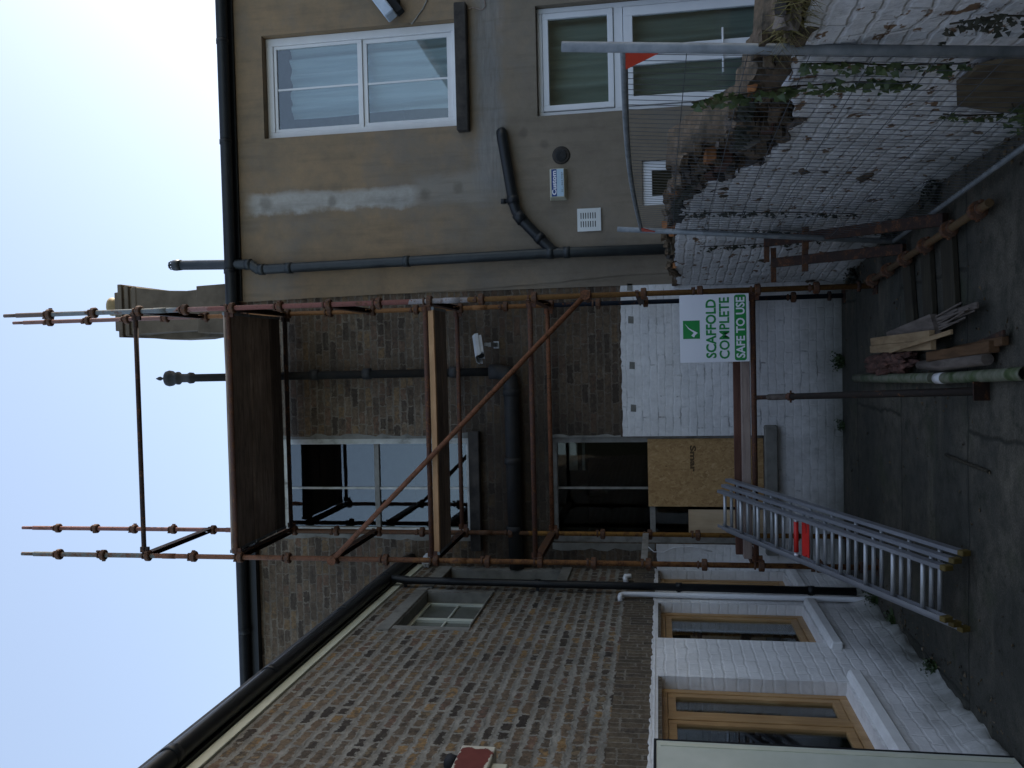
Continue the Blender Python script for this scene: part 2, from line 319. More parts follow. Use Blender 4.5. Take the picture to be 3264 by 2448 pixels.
MAT['plank_dark'] = wood('dark_mossy_plank', (.022, .018, .013), (.038, .032, .020), (.055, .048, .030))
MAT['plank_yellow'] = wood('fresh_deal', (.22, .145, .075), (.30, .205, .11), (.37, .265, .15), 'y')
MAT['plank_grey'] = wood('grey_driftwood', (.085, .068, .056), (.145, .118, .098), (.20, .165, .14), 'y')
MAT['plank_orange'] = wood('orange_timber', (.07, .036, .016), (.115, .060, .026), (.15, .082, .04), 'y')
MAT['ply'] = wood('pale_plywood', (.46, .33, .20), (.55, .41, .26), (.62, .47, .31), 'z', 1.4)

def osb_mat():
    g = G('osb_flakes'); c = None
    x, y, z = g.sep(g.co()); v0 = g.comb(x, z, 0.0)
    v0 = g.vmath('ADD', v0, g.vmath('MULTIPLY', g.noise(v0, 9, 3, color=True), (.03, .03, 0)))
    pal = [(0.0, (.30, .175, .072)), (0.3, (.37, .222, .095)), (0.6, (.41, .25, .108)), (0.85, (.44, .275, .122)), (1.0, (.50, .33, .16))]
    for i, (rt, sc) in enumerate(((0.35, 17), (-1.0, 15), (2.0, 20), (1.25, 18))):
        vr = g.n('ShaderNodeTexVoronoi'); g.put(vr.inputs['Vector'], g.mapn(g.mapn(v0, (1, 1, 1), (0, 0, rt), (i*3.1, i*1.7, 0)), (sc*0.8, sc*2.2, 1))); vr.inputs['Scale'].default_value = 1.0
        k = g.ramp(g.sep(vr.outputs['Color'])[0], pal)
        c = k if c is None else g.mix(g.mr(g.noise(v0, 11+i*4, 3), 0.44, 0.56), c, k)
    sp = g.mr(g.noise(v0, 55, 3), 0.62, 0.70)
    c = g.mix(g.math('MULTIPLY', sp, 0.6), c, (.09, .045, .015))
    return g.done(c, 0.8, 0, g.bump(g.noise(v0, 50, 3), 0.25, 0.003), 0.3)
MAT['osb'] = osb_mat()
MAT['ink'] = simple('faded_black_ink', [(.065, .036, .013), (.11, .062, .022)], 30, 0.8)

def glass_mat(name, base=0.05, wav=0.0, tint=(.85, .90, .90)):
    g = G(name)
    lw = g.n('ShaderNodeLayerWeight'); lw.inputs['Blend'].default_value = 0.5
    f5 = g.math('POWER', lw.outputs['Facing'], 5.0)
    fr = g.math('ADD', g.math('MULTIPLY', f5, 1-base), base)
    gl = g.n('ShaderNodeBsdfGlossy'); gl.inputs['Roughness'].default_value = 0.015; gl.inputs['Color'].default_value = (.95, .97, 1, 1)
    tr = g.n('ShaderNodeBsdfTransparent'); tr.inputs['Color'].default_value = (*tint, 1)
    if wav: g.L(g.bump(g.noise(g.co(), 3.0, 2), wav, 0.01), gl.inputs['Normal'])
    mx = g.n('ShaderNodeMixShader'); g.L(fr, mx.inputs[0]); g.L(tr.outputs[0], mx.inputs[1]); g.L(gl.outputs[0], mx.inputs[2])
    g.L(mx.outputs[0], g.out.inputs[0]); return g.m
MAT['glass'] = glass_mat('double_glazing', 0.085, 0.02)
MAT['glass_old'] = glass_mat('old_pane', 0.068, 0.05, (.75, .80, .80))
MAT['glass_dirty'] = simple('obscured_pane', [(.10, .105, .085), (.17, .175, .15)], 5, 0.25, spec=0.6)
MAT['glass_clear'] = glass_mat('clear_old_pane', 0.022, 0.05, (.75, .80, .80))
def curtain_mat():
    g = G('net_curtain'); x, y, z = g.sep(g.co())
    n = g.noise(g.mapn(g.co(), (7, 1, 0.25)), 2.0, 3)
    c = g.ramp(n, [(0.35, (.36, .42, .46)), (0.65, (.55, .61, .65))])
    return g.done(c, 0.9)
MAT['curtain'] = curtain_mat()
MAT['curtain_green'] = simple('sage_curtain', [(.22, .25, .21), (.34, .37, .31)], 3, 0.9, stretch=(6, 1, .3))
MAT['interior'] = simple('unlit_room_black', [(.010, .010, .010), (.018, .017, .016)], 2, 0.9)  # near-black base colour stands in for unlit rooms
MAT['interior_wood'] = wood('dark_cupboard', (.06, .03, .015), (.11, .055, .025), (.16, .09, .04), 'z', 1.0)
MAT['sign_white'] = simple('white_sign_board', [(.76, .76, .80), (.80, .80, .83)], 3, 0.4)
MAT['sign_green'] = simple('sign_green', [(.006, .22, .040), (.009, .26, .05)], 5, 0.45)
MAT['blue'] = simple('blue_label', [(.012, .045, .19), (.018, .06, .23)], 8, 0.4)
MAT['pale_blue'] = simple('pale_blue_label', [(.36, .50, .60), (.45, .58, .67)], 9, 0.4)
MAT['box_cream'] = simple('yellowed_plastic', [(.46, .44, .33), (.58, .56, .44)], 6, 0.5)
MAT['grey_ink'] = simple('faded_grey_ink', [(.09, .11, .13), (.17, .2, .22)], 40, 0.6)
MAT['cctv'] = simple('grey_white_metal', [(.36, .38, .40), (.44, .46, .48)], 6, 0.4)
MAT['dark'] = simple('black_void', [(.004, .004, .005), (.008, .008, .009)], 5, 0.8)
MAT['steel_plate'] = simple('bright_steel', [(.60, .62, .64), (.74, .75, .76)], 5, 0.3, 0.6, 0.1, 30, .001)
MAT['flood'] = simple('blue_white_paint', [(.36, .42, .50), (.52, .58, .65)], 7, 0.5)
MAT['moss_pipe'] = simple('mossy_cream_pipe', [(.025, .045, .010), (.10, .115, .065), (.18, .18, .13), (.06, .09, .028), (.022, .04, .010)], 5.0, 0.6, bump=0.2, bscale=60)
MAT['rubble'] = simple('earthy_rubble', [(.022, .018, .010), (.065, .048, .028), (.12, .082, .050), (.17, .125, .085)], 11, 0.95, bump=0.8, bscale=25, bdist=0.02)
MAT['brick_orange'] = simple('orange_brick', [(.22, .085, .028), (.34, .14, .045)], 14, 0.9, bump=0.4, bscale=50)
MAT['brick_red'] = simple('red_brick', [(.075, .034, .022), (.12, .055, .038)], 14, 0.9, bump=0.4, bscale=50)
MAT['ivy'] = simple('ivy_green', [(.014, .028, .008), (.03, .055, .012), (.055, .085, .02), (.07, .055, .02)], 9, 0.5)
MAT['ivy_dark'] = simple('ivy_dark', [(.010, .013, .008), (.020, .024, .012), (.035, .03, .016)], 9, 0.6)
MAT['stem'] = simple('brown_stem', [(.03, .022, .012), (.06, .045, .026)], 20, 0.8)
MAT['dry_grass'] = simple('dry_grass', [(.11, .10, .022), (.20, .165, .05), (.10, .06, .025)], 6, 0.8)
MAT['weed'] = simple('weed_green', [(.018, .035, .009), (.045, .075, .018)], 12, 0.6)
MAT['bare'] = simple('bare_earthy_masonry', [(.05, .032, .018), (.13, .10, .058), (.19, .155, .095)], 5, .95, bump=.5, bscale=22, bdist=.01)
MAT['litter'] = simple('grit_and_dead_leaves', [(.02, .016, .01), (.06, .042, .022), (.13, .09, .045), (.16, .15, .13)], 25, 0.9)
MAT['netting'] = simple('red_brown_netting', [(.03, .015, .011), (.095, .042, .030), (.19, .09, .066)], 16, 0.9, bump=0.6, bscale=45, bdist=.01)
MAT['far_brick'] = simple('far_brick_darkened', [(.010, .014, .008), (.022, .024, .014)], 5, .9)  # colour darkened so the sunlit far walls reflect dark in the panes
MAT['peeling_red'] = None
def peel():
    g = G('peeling_red_paint'); x, y, z = g.sep(g.co())
    n = g.noise(g.co(), 11, 5, 0.65)
    ed = g.math('MULTIPLY', g.band(y, -3.62, -3.20, 0.03), g.band(z, 2.86, 3.02, 0.02))
    f = g.mr(g.math('ADD', n, g.math('MULTIPLY', ed, 0.35)), 0.60, 0.64)
    c = g.mix(f, (.56, .52, .42), g.ramp(n, [(0.4, (.13, .022, .016)), (0.7, (.17, .034, .024))]))
    return g.done(c, 0.6)
MAT['peeling_red'] = peel()

# ------------------------------------------------------------------ mesh helpers
def Pf(Y):        # facade mapping: u = x, v = z, d = depth behind the face
    return lambda u, v, d=0.0: Vector((u, Y+d, v))
def Pw(X):        # wing mapping: u = y, v = z, d = depth behind the face (towards -x)
    return lambda u, v, d=0.0: Vector((X-d, u, v))

class MB:
    def __init__(s): s.b = bmesh.new()
    def v(s, p): return s.b.verts.new(p)
    def face(s, pts):
        try: return s.b.faces.new([s.v(p) for p in pts])
        except ValueError: return None
    def hexa(s, c):
        v = [s.v(p) for p in c]
        for f in ((0, 1, 2, 3), (4, 7, 6, 5), (0, 4, 5, 1), (1, 5, 6, 2), (2, 6, 7, 3), (3, 7, 4, 0)): s.b.faces.new([v[i] for i in f])
    def box(s, x0, x1, y0, y1, z0, z1):
        s.hexa([(x0, y0, z0), (x1, y0, z0), (x1, y1, z0), (x0, y1, z0), (x0, y0, z1), (x1, y0, z1), (x1, y1, z1), (x0, y1, z1)]); return s
    def pbox(s, P, u0, u1, v0, v1, d0, d1):
        s.hexa([P(u0, v0, d0), P(u1, v0, d0), P(u1, v0, d1), P(u0, v0, d1), P(u0, v1, d0), P(u1, v1, d0), P(u1, v1, d1), P(u0, v1, d1)]); return s
    def bar(s, a, b, w, h, up=(0, 0, 1)):
        a, b = Vector(a), Vector(b); d = (b-a).normalized(); up = Vector(up)
        sx = d.cross(up); sx = sx.normalized() if sx.length > 1e-5 else Vector((1, 0, 0)); sz = sx.cross(d).normalized()
        c = []
        for p in (a, b):
            for q in ((-1, -1), (1, -1), (1, 1), (-1, 1)): c.append(p + sx*(q[0]*w/2) + sz*(q[1]*h/2))
        s.hexa(c); return s
    def tube(s, pts, r, n=14, caps=True, rr=None):
        pts = [Vector(p) for p in pts]; rings = []
        for i, p in enumerate(pts):
            d = (pts[min(i+1, len(pts)-1)] - pts[max(i-1, 0)]).normalized()
            if i == 0: ref = Vector((1, 0, 0)) if abs(d.x) < 0.9 else Vector((0, 0, 1)); sx = d.cross(ref).normalized()
            else: sx = (sx - d*sx.dot(d)).normalized()
            sy = d.cross(sx); q = rr[i] if rr else r
            rings.append([s.v(p + sx*(math.cos(2*math.pi*k/n)*q) + sy*(math.sin(2*math.pi*k/n)*q)) for k in range(n)])
        for a, b in zip(rings, rings[1:]):
            for k in range(n):
                f = s.b.faces.new((a[k], a[(k+1) % n], b[(k+1) % n], b[k])); f.smooth = True
        if caps: s.b.faces.new(rings[0][::-1]); s.b.faces.new(rings[-1])
        return s
    def lathe(s, prof, c=(0, 0, 0), n=18, axis='z'):
        c = Vector(c); rings = []
        for r, h in prof:
            ring = []
            for k in range(n):
                a = 2*math.pi*k/n; p = Vector((math.cos(a)*r, math.sin(a)*r, h))
                if axis == 'y': p = Vector((p.x, h, p.y))
                if axis == 'x': p = Vector((h, p.x, p.y))
                ring.append(s.v(c+p))
            rings.append(ring)
        for a, b in zip(rings, rings[1:]):
            for k in range(n): f = s.b.faces.new((a[k], a[(k+1) % n], b[(k+1) % n], b[k])); f.smooth = True
        s.b.faces.new(rings[0][::-1]); s.b.faces.new(rings[-1]); return s
    def prism(s, P, pts, d0, d1):
        a = [s.v(P(u, v, d0)) for u, v in pts]; b = [s.v(P(u, v, d1)) for u, v in pts]; n = len(pts)
        s.b.faces.new(a); s.b.faces.new(b[::-1])
        for i in range(n): s.b.faces.new((a[i], b[i], b[(i+1) % n], a[(i+1) % n]))
        return s
    def wall(s, P, us, vs, holes=(), rev=0.1, left=None):
        """sheet with rectangular openings and their reveals; left: callable giving the left edge by height"""
        us = sorted(set(list(us) + [h[i] for h in holes for i in (0, 1)])); vs = sorted(set(list(vs) + [h[i] for h in holes for i in (2, 3)]))
        L = lambda u, v: (left(v) if left and abs(u-us[0]) < 1e-6 else u)
        vt = {}
        def V(i, j):
            if (i, j) not in vt: vt[(i, j)] = s.v(P(L(us[i], vs[j]), vs[j], 0))
            return vt[(i, j)]
        for i in range(len(us)-1):
            for j in range(len(vs)-1):
                cu_, cv_ = (us[i]+us[i+1])/2, (vs[j]+vs[j+1])/2
                if any(h[0] < cu_ < h[1] and h[2] < cv_ < h[3] for h in holes): continue
                s.b.faces.new((V(i, j), V(i+1, j), V(i+1, j+1), V(i, j+1)))
        for h in holes:
            u0, u1, v0, v1 = h[:4]; d = h[4] if len(h) > 4 else rev
            for a, b in (((u0, v0), (u0, v1)), ((u0, v1), (u1, v1)), ((u1, v1), (u1, v0)), ((u1, v0), (u0, v0))):
                s.face([P(*a, 0), P(*b, 0), P(*b, d), P(*a, d)])
        return s
    def frame(s, P, u0, u1, v0, v1, w, d0, d1, wb=None, wt=None):
        wb = wb or w; wt = wt or w
        s.pbox(P, u0, u0+w, v0, v1, d0, d1); s.pbox(P, u1-w, u1, v0, v1, d0, d1)
        s.pbox(P, u0+w, u1-w, v0, v0+wb, d0+.001, d1-.001); s.pbox(P, u0+w, u1-w, v1-wt, v1, d0+.001, d1-.001); return s
    def build(s, name, mat, parent=None, bevel=0.0, loc=None, recalc=True, smooth=False):
        if recalc: bmesh.ops.recalc_face_normals(s.b, faces=s.b.faces)
        if bevel:
            ed = [e for e in s.b.edges if len(e.link_faces) == 2 and e.calc_face_angle(0) > 0.6]
            bmesh.ops.bevel(s.b, geom=ed, offset=bevel, segments=1, affect='EDGES', clamp_overlap=True)
        me = bpy.data.meshes.new(name); s.b.to_mesh(me); s.b.free()
        if smooth:
            for p in me.polygons: p.use_smooth = True
        me.materials.append(MAT[mat] if isinstance(mat, str) else mat)
        o = bpy.data.objects.new(name, me); COL.objects.link(o)
        if loc is not None: o.location = loc
        if parent is not None:
            o.parent = parent
            par = parent; off = Vector((0, 0, 0))
            while par is not None: off += par.location; par = par.parent
            if loc is None: o.location = -off
        return o

def tag(o, label, cat=None, group=None, kind=None):
    if label: o['label'] = label
    if cat: o['category'] = cat
    if group: o['group'] = group
    if kind: o['kind'] = kind
    return o
def thing(name, label, cat, loc, group=None):
    o = bpy.data.objects.new(name, None); COL.objects.link(o); o.location = loc; o.empty_display_size = 0.1
    return tag(o, label, cat, group)
def text_mesh(s, P, u0, u1, v0, v1, d, name, mat, parent, bold=0.0, flip=False):
    cu = bpy.data.curves.new('t', 'FONT'); cu.body = s; cu.size = 1.0; cu.offset = bold; cu.resolution_u = 3
    to = bpy.data.objects.new('t', cu); COL.objects.link(to)
    dg = bpy.context.evaluated_depsgraph_get(); me0 = bpy.data.meshes.new_from_object(to.evaluated_get(dg))
    bpy.data.objects.remove(to); bpy.data.curves.remove(cu)
    xs = [v.co.x for v in me0.vertices]; ys = [v.co.y for v in me0.vertices]
    x0, x1, y0, y1 = min(xs), max(xs), min(ys), max(ys)
    me = bpy.data.meshes.new(name); vv = []
    for v in me0.vertices:
        a = (v.co.x-x0)/(x1-x0); b = (v.co.y-y0)/(y1-y0)
        if flip: a, b = 1-a, 1-b
        vv.append(P(u0+(u1-u0)*a, v0+(v1-v0)*b, d))
    me.from_pydata(vv, [], [list(p.vertices) for p in me0.polygons]); me.materials.append(MAT[mat]); bpy.data.meshes.remove(me0)
    o = bpy.data.objects.new(name, me); COL.objects.link(o); o.parent = parent
    off = Vector((0, 0, 0)); par = parent
    while par is not None: off += par.location; par = par.parent
    o.location = -off
    return o
def jag(a, b, step, amp, rnd=RND):
    n = max(2, int(abs(b-a)/step)); return [(a+(b-a)*i/n, rnd.uniform(-amp, amp)) for i in range(n+1)]

FY = 1.45          # face of the houses
WX = -0.41         # face of the brick wing
F = Pf(FY); W = Pw(WX)

# ------------------------------------------------------------------ ground
b = MB()
b.face([(-90, -90, 0), (90, -90, 0), (90, 90, 0), (-90, 90, 0)])
tag(b.build('ground', 'ground'), 'dark mossy concrete yard', None, None, 'structure')

# ------------------------------------------------------------------ brick house
bh = thing('brick_house', 'brown brick house with white painted ground floor behind the scaffold', 'house', (1.1, FY, 0))
W1 = (-0.06, 1.03, 3.97, 6.22, 0.10); W2 = (-0.13, 1.03, 0.80, 3.06, 0.10)
b = MB(); b.wall(F, [-9, 2.80], [0, 6.64], [W1, W2]); b.build('brickwork', 'brick_facade', bh)
b = MB()   # shell: side, back, inner floor
b.box(-9, 2.6, 9.3, 9.6, 0, 7.0); b.box(-9.2, -9, 1.46, 9.6, 0, 7.0); b.box(2.60, 2.62, 1.65, 9.29, 0, 7.0)
b.box(-8.99, 2.59, 1.56, 9.29, 3.3, 3.55)
b.prism(lambda u, v, d: Vector((-9.19+d, u, v)), [(1.46, 6.6), (9.6, 6.6), (5.6, 8.6)], 0, .1); b.prism(lambda u, v, d: Vector((2.59+d, u, v)), [(1.65, 6.6), (9.29, 6.6), (5.6, 8.6)], 0, .03)
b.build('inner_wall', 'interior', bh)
b = MB(); b.hexa([(-9.3, 1.40, 6.64), (2.63, 1.40, 6.64), (2.63, 5.6, 8.66), (-9.3, 5.6, 8.66), (-9.3, 1.40, 6.70), (2.63, 1.40, 6.70), (2.63, 5.6, 8.72), (-9.3, 5.6, 8.72)])
b.hexa([(-9.3, 5.6, 8.66), (2.63, 5.6, 8.66), (2.63, 9.8, 6.64), (-9.3, 9.8, 6.64), (-9.3, 5.6, 8.72), (2.63, 5.6, 8.72), (2.63, 9.8, 6.70), (-9.3, 9.8, 6.70)])
b.build('roof', 'slate', bh)  # unseen roof, ridge raised to keep the low sun off the yard
# white painted lower wall, 8 mm proud, ragged top edge
b = MB(); P8 = Pf(FY-0.008)
def painted_rect(u0, u1, v0, v1, amp):
    top = [(u, v1 + j) for u, j in jag(u1, u0, 0.045, amp)]
    b.prism(P8, [(u0, v0), (u1, v0)] + top, 0, 0.007)
painted_rect(1.035, 2.79, -0.02, 2.27, 0.008); painted_rect(-0.13, 1.035, -0.02, 0.79, 0.0); painted_rect(-0.41, -0.13, -0.02, 1.93, 0.006)
b.build('painted_brickwork', 'white_facade', bh)
for x, z in ((2.64, 2.165), (2.29, 2.16), (1.80, 2.155), (1.34, 2.15)):
    b = MB(); P = Pf(FY-0.011); b.prism(P, [(x-.04, z-.028), (x+.035, z-.03), (x+.042, z+.026), (x-.036, z+.03)], 0, 0.002)
    b.build('putlog_hole_slab', 'concrete', bh)  # flat dark slab stands in for the darkness of a recessed hole
# ragged plaster margins round the sash windows
b = MB(); Pm = Pf(FY-0.004)
b.prism(Pm, [(1.03, 3.97)] + [(1.075+j, z) for z, j in jag(3.97, 6.2, .07, .022)] + [(1.03, 6.2)], 0, .003)
b.prism(Pm, [(-.06, 6.2)] + [(-.11+j, z) for z, j in jag(6.2, 3.97, .08, .02)] + [(-.06, 3.97)], 0, .003)
b.prism(Pm, [(1.03, 2.29)] + [(1.055+j, z) for z, j in jag(2.29, 3.06, .07, .012)] + [(1.03, 3.06)], 0, .003)
b.prism(Pm, [(-.13, 3.06)] + [(-.20+j, z) for z, j in jag(3.06, 1.95, .08, .02)] + [(-.13, 1.95)], 0, .003)
b.build('plaster_margin', 'concrete', bh)
def sash(P, u0, u1, v0, v1, parent, meet, mid, mat, fw, gm, d=0.055, lower_d=0.02):
    fr = MB(); fr.frame(P, u0, u1, v0, v1, fw, d, d+0.10, wb=0.05)
    wn = fr.build('window', mat, parent, 0.003)
    s1 = MB(); s1.pbox(P, u0+fw, u1-fw, meet-.028, meet+.03, d+.012, d+.07); s1.build('meeting_rail', 'grey_paint' if mat == 'peeling' else mat, wn, .003)
    for (a, c2) in ((v0+.05, meet-.028), (meet+.03, v1-fw)):
        g1 = MB(); g1.pbox(P, mid-.011, mid+.011, a, c2, d+.02, d+.06); g1.build('glazing_bar', mat, wn)
    gg = MB(); gg.pbox(P, u0+fw, u1-fw, v0+.05, v1-fw, d+.040, d+.046); gg.build('pane', gm, wn)
    return wn
w1 = sash(F, -0.06, 1.03, 3.97, 6.22, bh, 5.075, 0.455, 'peeling', 0.065, 'glass_old')
w2 = sash(F, -0.13, 1.03, 0.80, 3.06, bh, 1.965, 0.462, 'grey_paint', 0.065, 'glass_clear')
b = MB(); b.pbox(F, .62, .965, 2.80, 2.90, .35, .37); b.pbox(F, .62, .965, 2.715, 2.745, .36, .38); b.build('roller_blind', 'grey_paint', w2)
b = MB(); b.pbox(F, -0.22, 1.11, 3.845, 3.965, -0.09, 0.06); b.build('sill', 'concrete_dark', bh, .008)
b = MB(); b.pbox(F, -0.22, 1.145, 0.665, 0.795, -0.10, 0.06); b.build('sill', 'concrete', bh, .01)
# gutter, fascia
b = MB(); b.box(-9, 2.2, 1.36, 1.449, 6.515, 6.66); b.build('fascia', 'black_pvc', bh)
b = MB()
b.tube([(-9, 1.30, 6.655), (2.25, 1.30, 6.665)], 0.062)
for x in (-5, -3.6, -1.2, 0.6, 2.1): b.tube([(x, 1.30, 6.655), (x+.06, 1.30, 6.655)], 0.068)
b.build('gutter', 'black_pvc', bh)
# vent stack with cap and finial, and the wide waste pipe it drops into
b = MB(); y0 = FY-0.10
b.lathe([(.045, 3.42), (.045, 7.2), (.062, 7.21), (.066, 7.25), (.05, 7.28), (.05, 7.36), (.075, 7.385), (.075, 7.41), (.06, 7.43), (.088, 7.47), (.094, 7.51), (.085, 7.54), (.04, 7.565), (.012, 7.575), (.012, 7.60), (.024, 7.62), (.022, 7.64), (.004, 7.68)], (1.765, y0, 0))
for z in (5.72, 5.1, 4.1, 3.62): b.lathe([(.047, z-.05), (.062, z-.045), (.062, z+.045), (.047, z+.05)], (1.77, y0, 0))
b.build('vent_stack', 'iron', bh)
b = MB()
b.tube([(1.765, y0, 3.70), (1.765, y0, 3.60), (1.745, y0, 3.52), (1.69, y0, 3.475), (1.60, y0, 3.465), (-0.40, y0, 3.45)], 0.082)
for x in (1.5, 0.75, 0.0): b.tube([(x, y0, 3.465), (x+.07, y0, 3.465)], 0.092)
b.build('waste_pipe', 'iron', bh)
# chimney: concave necked stack with moulded cap
prof = [  # z, left x, right x, y front, y back
 (6.6, 2.26, 2.94, 1.90, 3.1), (7.00, 2.29, 2.93, 1.92, 3.1), (7.06, 2.30, 2.90, 1.95, 3.1), (7.47, 2.31, 2.885, 1.95, 3.1), (7.475, 2.34, 2.845, 1.98, 3.05),
 (7.62, 2.34, 2.835, 1.985, 3.05), (7.85, 2.335, 2.845, 1.98, 3.05), (8.1, 2.325, 2.872, 1.97, 3.06), (8.28, 2.315, 2.895, 1.95, 3.08), (8.285, 2.305, 2.905, 1.94, 3.09),
 (8.34, 2.305, 2.905, 1.94, 3.09), (8.345, 2.325, 2.885, 1.96, 3.07), (8.375, 2.325, 2.885, 1.96, 3.07), (8.38, 2.295, 2.92, 1.93, 3.1), (8.43, 2.295, 2.925, 1.93, 3.1), (8.435, 2.315, 2.905, 1.95, 3.08), (8.455, 2.315, 2.905, 1.95, 3.08), (8.46, 2.28, 2.94, 1.915, 3.11), (8.515, 2.28, 2.94, 1.915, 3.11),
 (8.52, 2.355, 2.855, 1.98, 3.04), (8.61, 2.365, 2.845, 1.99, 3.03)]
b = MB(); prev = None
for z, l, r_, f_, k_ in prof:
    ring = [b.v(p) for p in ((l, f_, z), (r_, f_, z), (r_, k_, z), (l, k_, z))]
    if prev:
        for i in range(4): b.b.faces.new((prev[i], prev[(i+1) % 4], ring[(i+1) % 4], ring[i]))
    prev = ring
b.b.faces.new(prev)
ch = b.build('chimney', 'chimney', bh, 0.006)
b = MB(); b.prism(Pf(2.3), [(2.35, 7.5), (2.33, 7.47), (2.27, 7.56), (2.25, 7.7), (2.245, 8.05), (2.27, 8.3), (2.30, 8.42), (2.35, 8.42)], 0, 0.5); b.build('side_scroll', 'chimney', ch, .004)
b = MB(); b.lathe([(.105, 8.58), (.105, 8.70), (.118, 8.715), (.118, 8.745), (.10, 8.75)], (2.68, 2.13, .0)); b.build('chimney_pot', 'pot', ch)
b = MB(); b.hexa([(2.28, 1.89, 6.88), (2.95, 1.89, 6.88), (2.95, 1.945, 7.0), (2.28, 1.945, 7.0), (2.28, 1.885, 6.88), (2.95, 1.885, 6.88), (2.95, 1.94, 7.02), (2.28, 1.94, 7.02)]); b.build('flashing', 'lead', ch)

# ------------------------------------------------------------------ rendered house
rh = thing('rendered_house', 'house with buff cement render and white windows, beside the brick house', 'house', (4.5, FY, 0))
RF = Pf(FY-0.022)
ztab = [0, 1.2, 2.29, 3.0, 4.0, 5.2, 6.0, 6.5, 7.0]; xtab = [2.80, 2.79, 2.77, 2.72, 2.675, 2.655, 2.64, 2.63, 2.625]
def ledge(z):
    for i in range(len(ztab)-1):
        if ztab[i] <= z <= ztab[i+1]:
            t = (z-ztab[i])/(ztab[i+1]-ztab[i]); return xtab[i]*(1-t)+xtab[i+1]*t + 0.010*mnoise.noise(Vector((z*6, 0, 3)))
    return xtab[-1]
RW1 = (4.48, 5.64, 4.0, 6.27, 0.16); RW2 = (4.52, 5.70, 0.06, 3.12, 0.16); RW3 = (3.50, 3.975, 1.2, 2.01, 0.10)
b = MB(); b.wall(RF, [2.7, 26], [z*0.1 for z in range(0, 68)] + [6.80], [RW1, RW2, RW3], left=ledge)
b.build('rendered_wall', 'render', rh)
b = MB(); b.wall(Pf(FY-0.011), [2.66, 2.95], [0, 6.8]); b.build('render_edge', 'render', rh)
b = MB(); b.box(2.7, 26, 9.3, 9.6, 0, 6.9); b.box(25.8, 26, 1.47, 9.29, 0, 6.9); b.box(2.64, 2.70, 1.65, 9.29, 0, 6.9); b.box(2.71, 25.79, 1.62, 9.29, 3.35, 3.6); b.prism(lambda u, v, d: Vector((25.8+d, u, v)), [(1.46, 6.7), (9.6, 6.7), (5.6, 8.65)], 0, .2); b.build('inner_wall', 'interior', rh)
b = MB()
for a, c2 in (((1.40, 6.70), (5.6, 8.75)), ((5.6, 8.75), (9.8, 6.70))):
    b.hexa([(2.64, a[0], a[1]-.06), (26.2, a[0], a[1]-.06), (26.2, c2[0], c2[1]-.06), (2.64, c2[0], c2[1]-.06), (2.64, a[0], a[1]), (26.2, a[0], a[1]), (26.2, c2[0], c2[1]), (2.64, c2[0], c2[1])])
b.build('roof', 'slate', rh)  # unseen roof, raised and run far right to block the low sun
b = MB(); b.tube([(2.25, 1.32, 6.685), (26.2, 1.32, 6.715)], 0.066)
for x in (2.95, 4.42, 5.55, 7.6, 10): b.tube([(x, 1.32, 6.69), (x+.05, 1.32, 6.69)], 0.071)
b.build('gutter', 'black_pvc', rh)
b = MB(); b.box(2.64, 26, 1.395, 1.427, 6.60, 6.74); b.build('fascia', 'black_pvc', rh)
# upper sash window
fr = MB(); fr.frame(RF, 4.483, 5.637, 4.003, 6.267, 0.085, 0.10, 0.17, wb=0.075); fr.pbox(RF, 4.483, 5.637, 4.003, 4.03, 0.06, 0.0995)
wn = fr.build('window', 'white_frame', rh, .004)
b = MB(); b.frame(RF, 4.57, 5.55, 5.12, 6.18, 0.035, .115, .15, wb=.055); b.build('upper_sash', 'white_frame', wn, .003)
b = MB(); b.frame(RF, 4.57, 5.55, 4.08, 5.118, 0.045, .135, .168, wb=.06, wt=.05); b.build('lower_sash', 'white_frame', wn, .003)
for a, c2, d in ((5.175, 6.145, .125), (4.14, 5.068, .145)):
    b = MB(); b.pbox(RF, 5.045, 5.065, a, c2, d, d+.02); b.build('glazing_bar', 'white_frame', wn)
    b = MB(); b.pbox(RF, 4.605, 5.515, a, c2, d+.008, d+.013); b.build('pane', 'glass', wn)
def curtain(P, u0, u1, v0, v1, d, amp, name, mat, parent, freq):
    c = MB(); n = int((u1-u0)/.012); rows = [v0+(v1-v0)*k/6 for k in range(7)]; gr = []
    for z in rows:
        gr.append([c.v(P(u0+(u1-u0)*i/n + .012*math.sin(3*z+i*.3), z, d + amp*math.sin(i*freq+0.5*math.sin(i*.11)+0.25*z) + amp*.5*math.sin(i*freq*.43+z*.3))) for i in range(n+1)])
    for r0, r1 in zip(gr, gr[1:]):
        for i in range(n): c.b.faces.new((r0[i], r0[i+1], r1[i+1], r1[i]))
    return c.build(name, mat, parent, smooth=True)
curtain(RF, 4.78, 5.6, 4.0, 6.05, .30, .03, 'net_curtain', 'curtain', wn, .42)
curtain(RF, 4.5, 4.64, 4.6, 6.05, .30, .025, 'net_curtain', 'curtain', wn, .5)
b = MB(); b.pbox(RF, 4.40, 5.78, 3.865, 3.998, -0.10, 0.07); b.build('sill', 'concrete_dark', rh, .01)
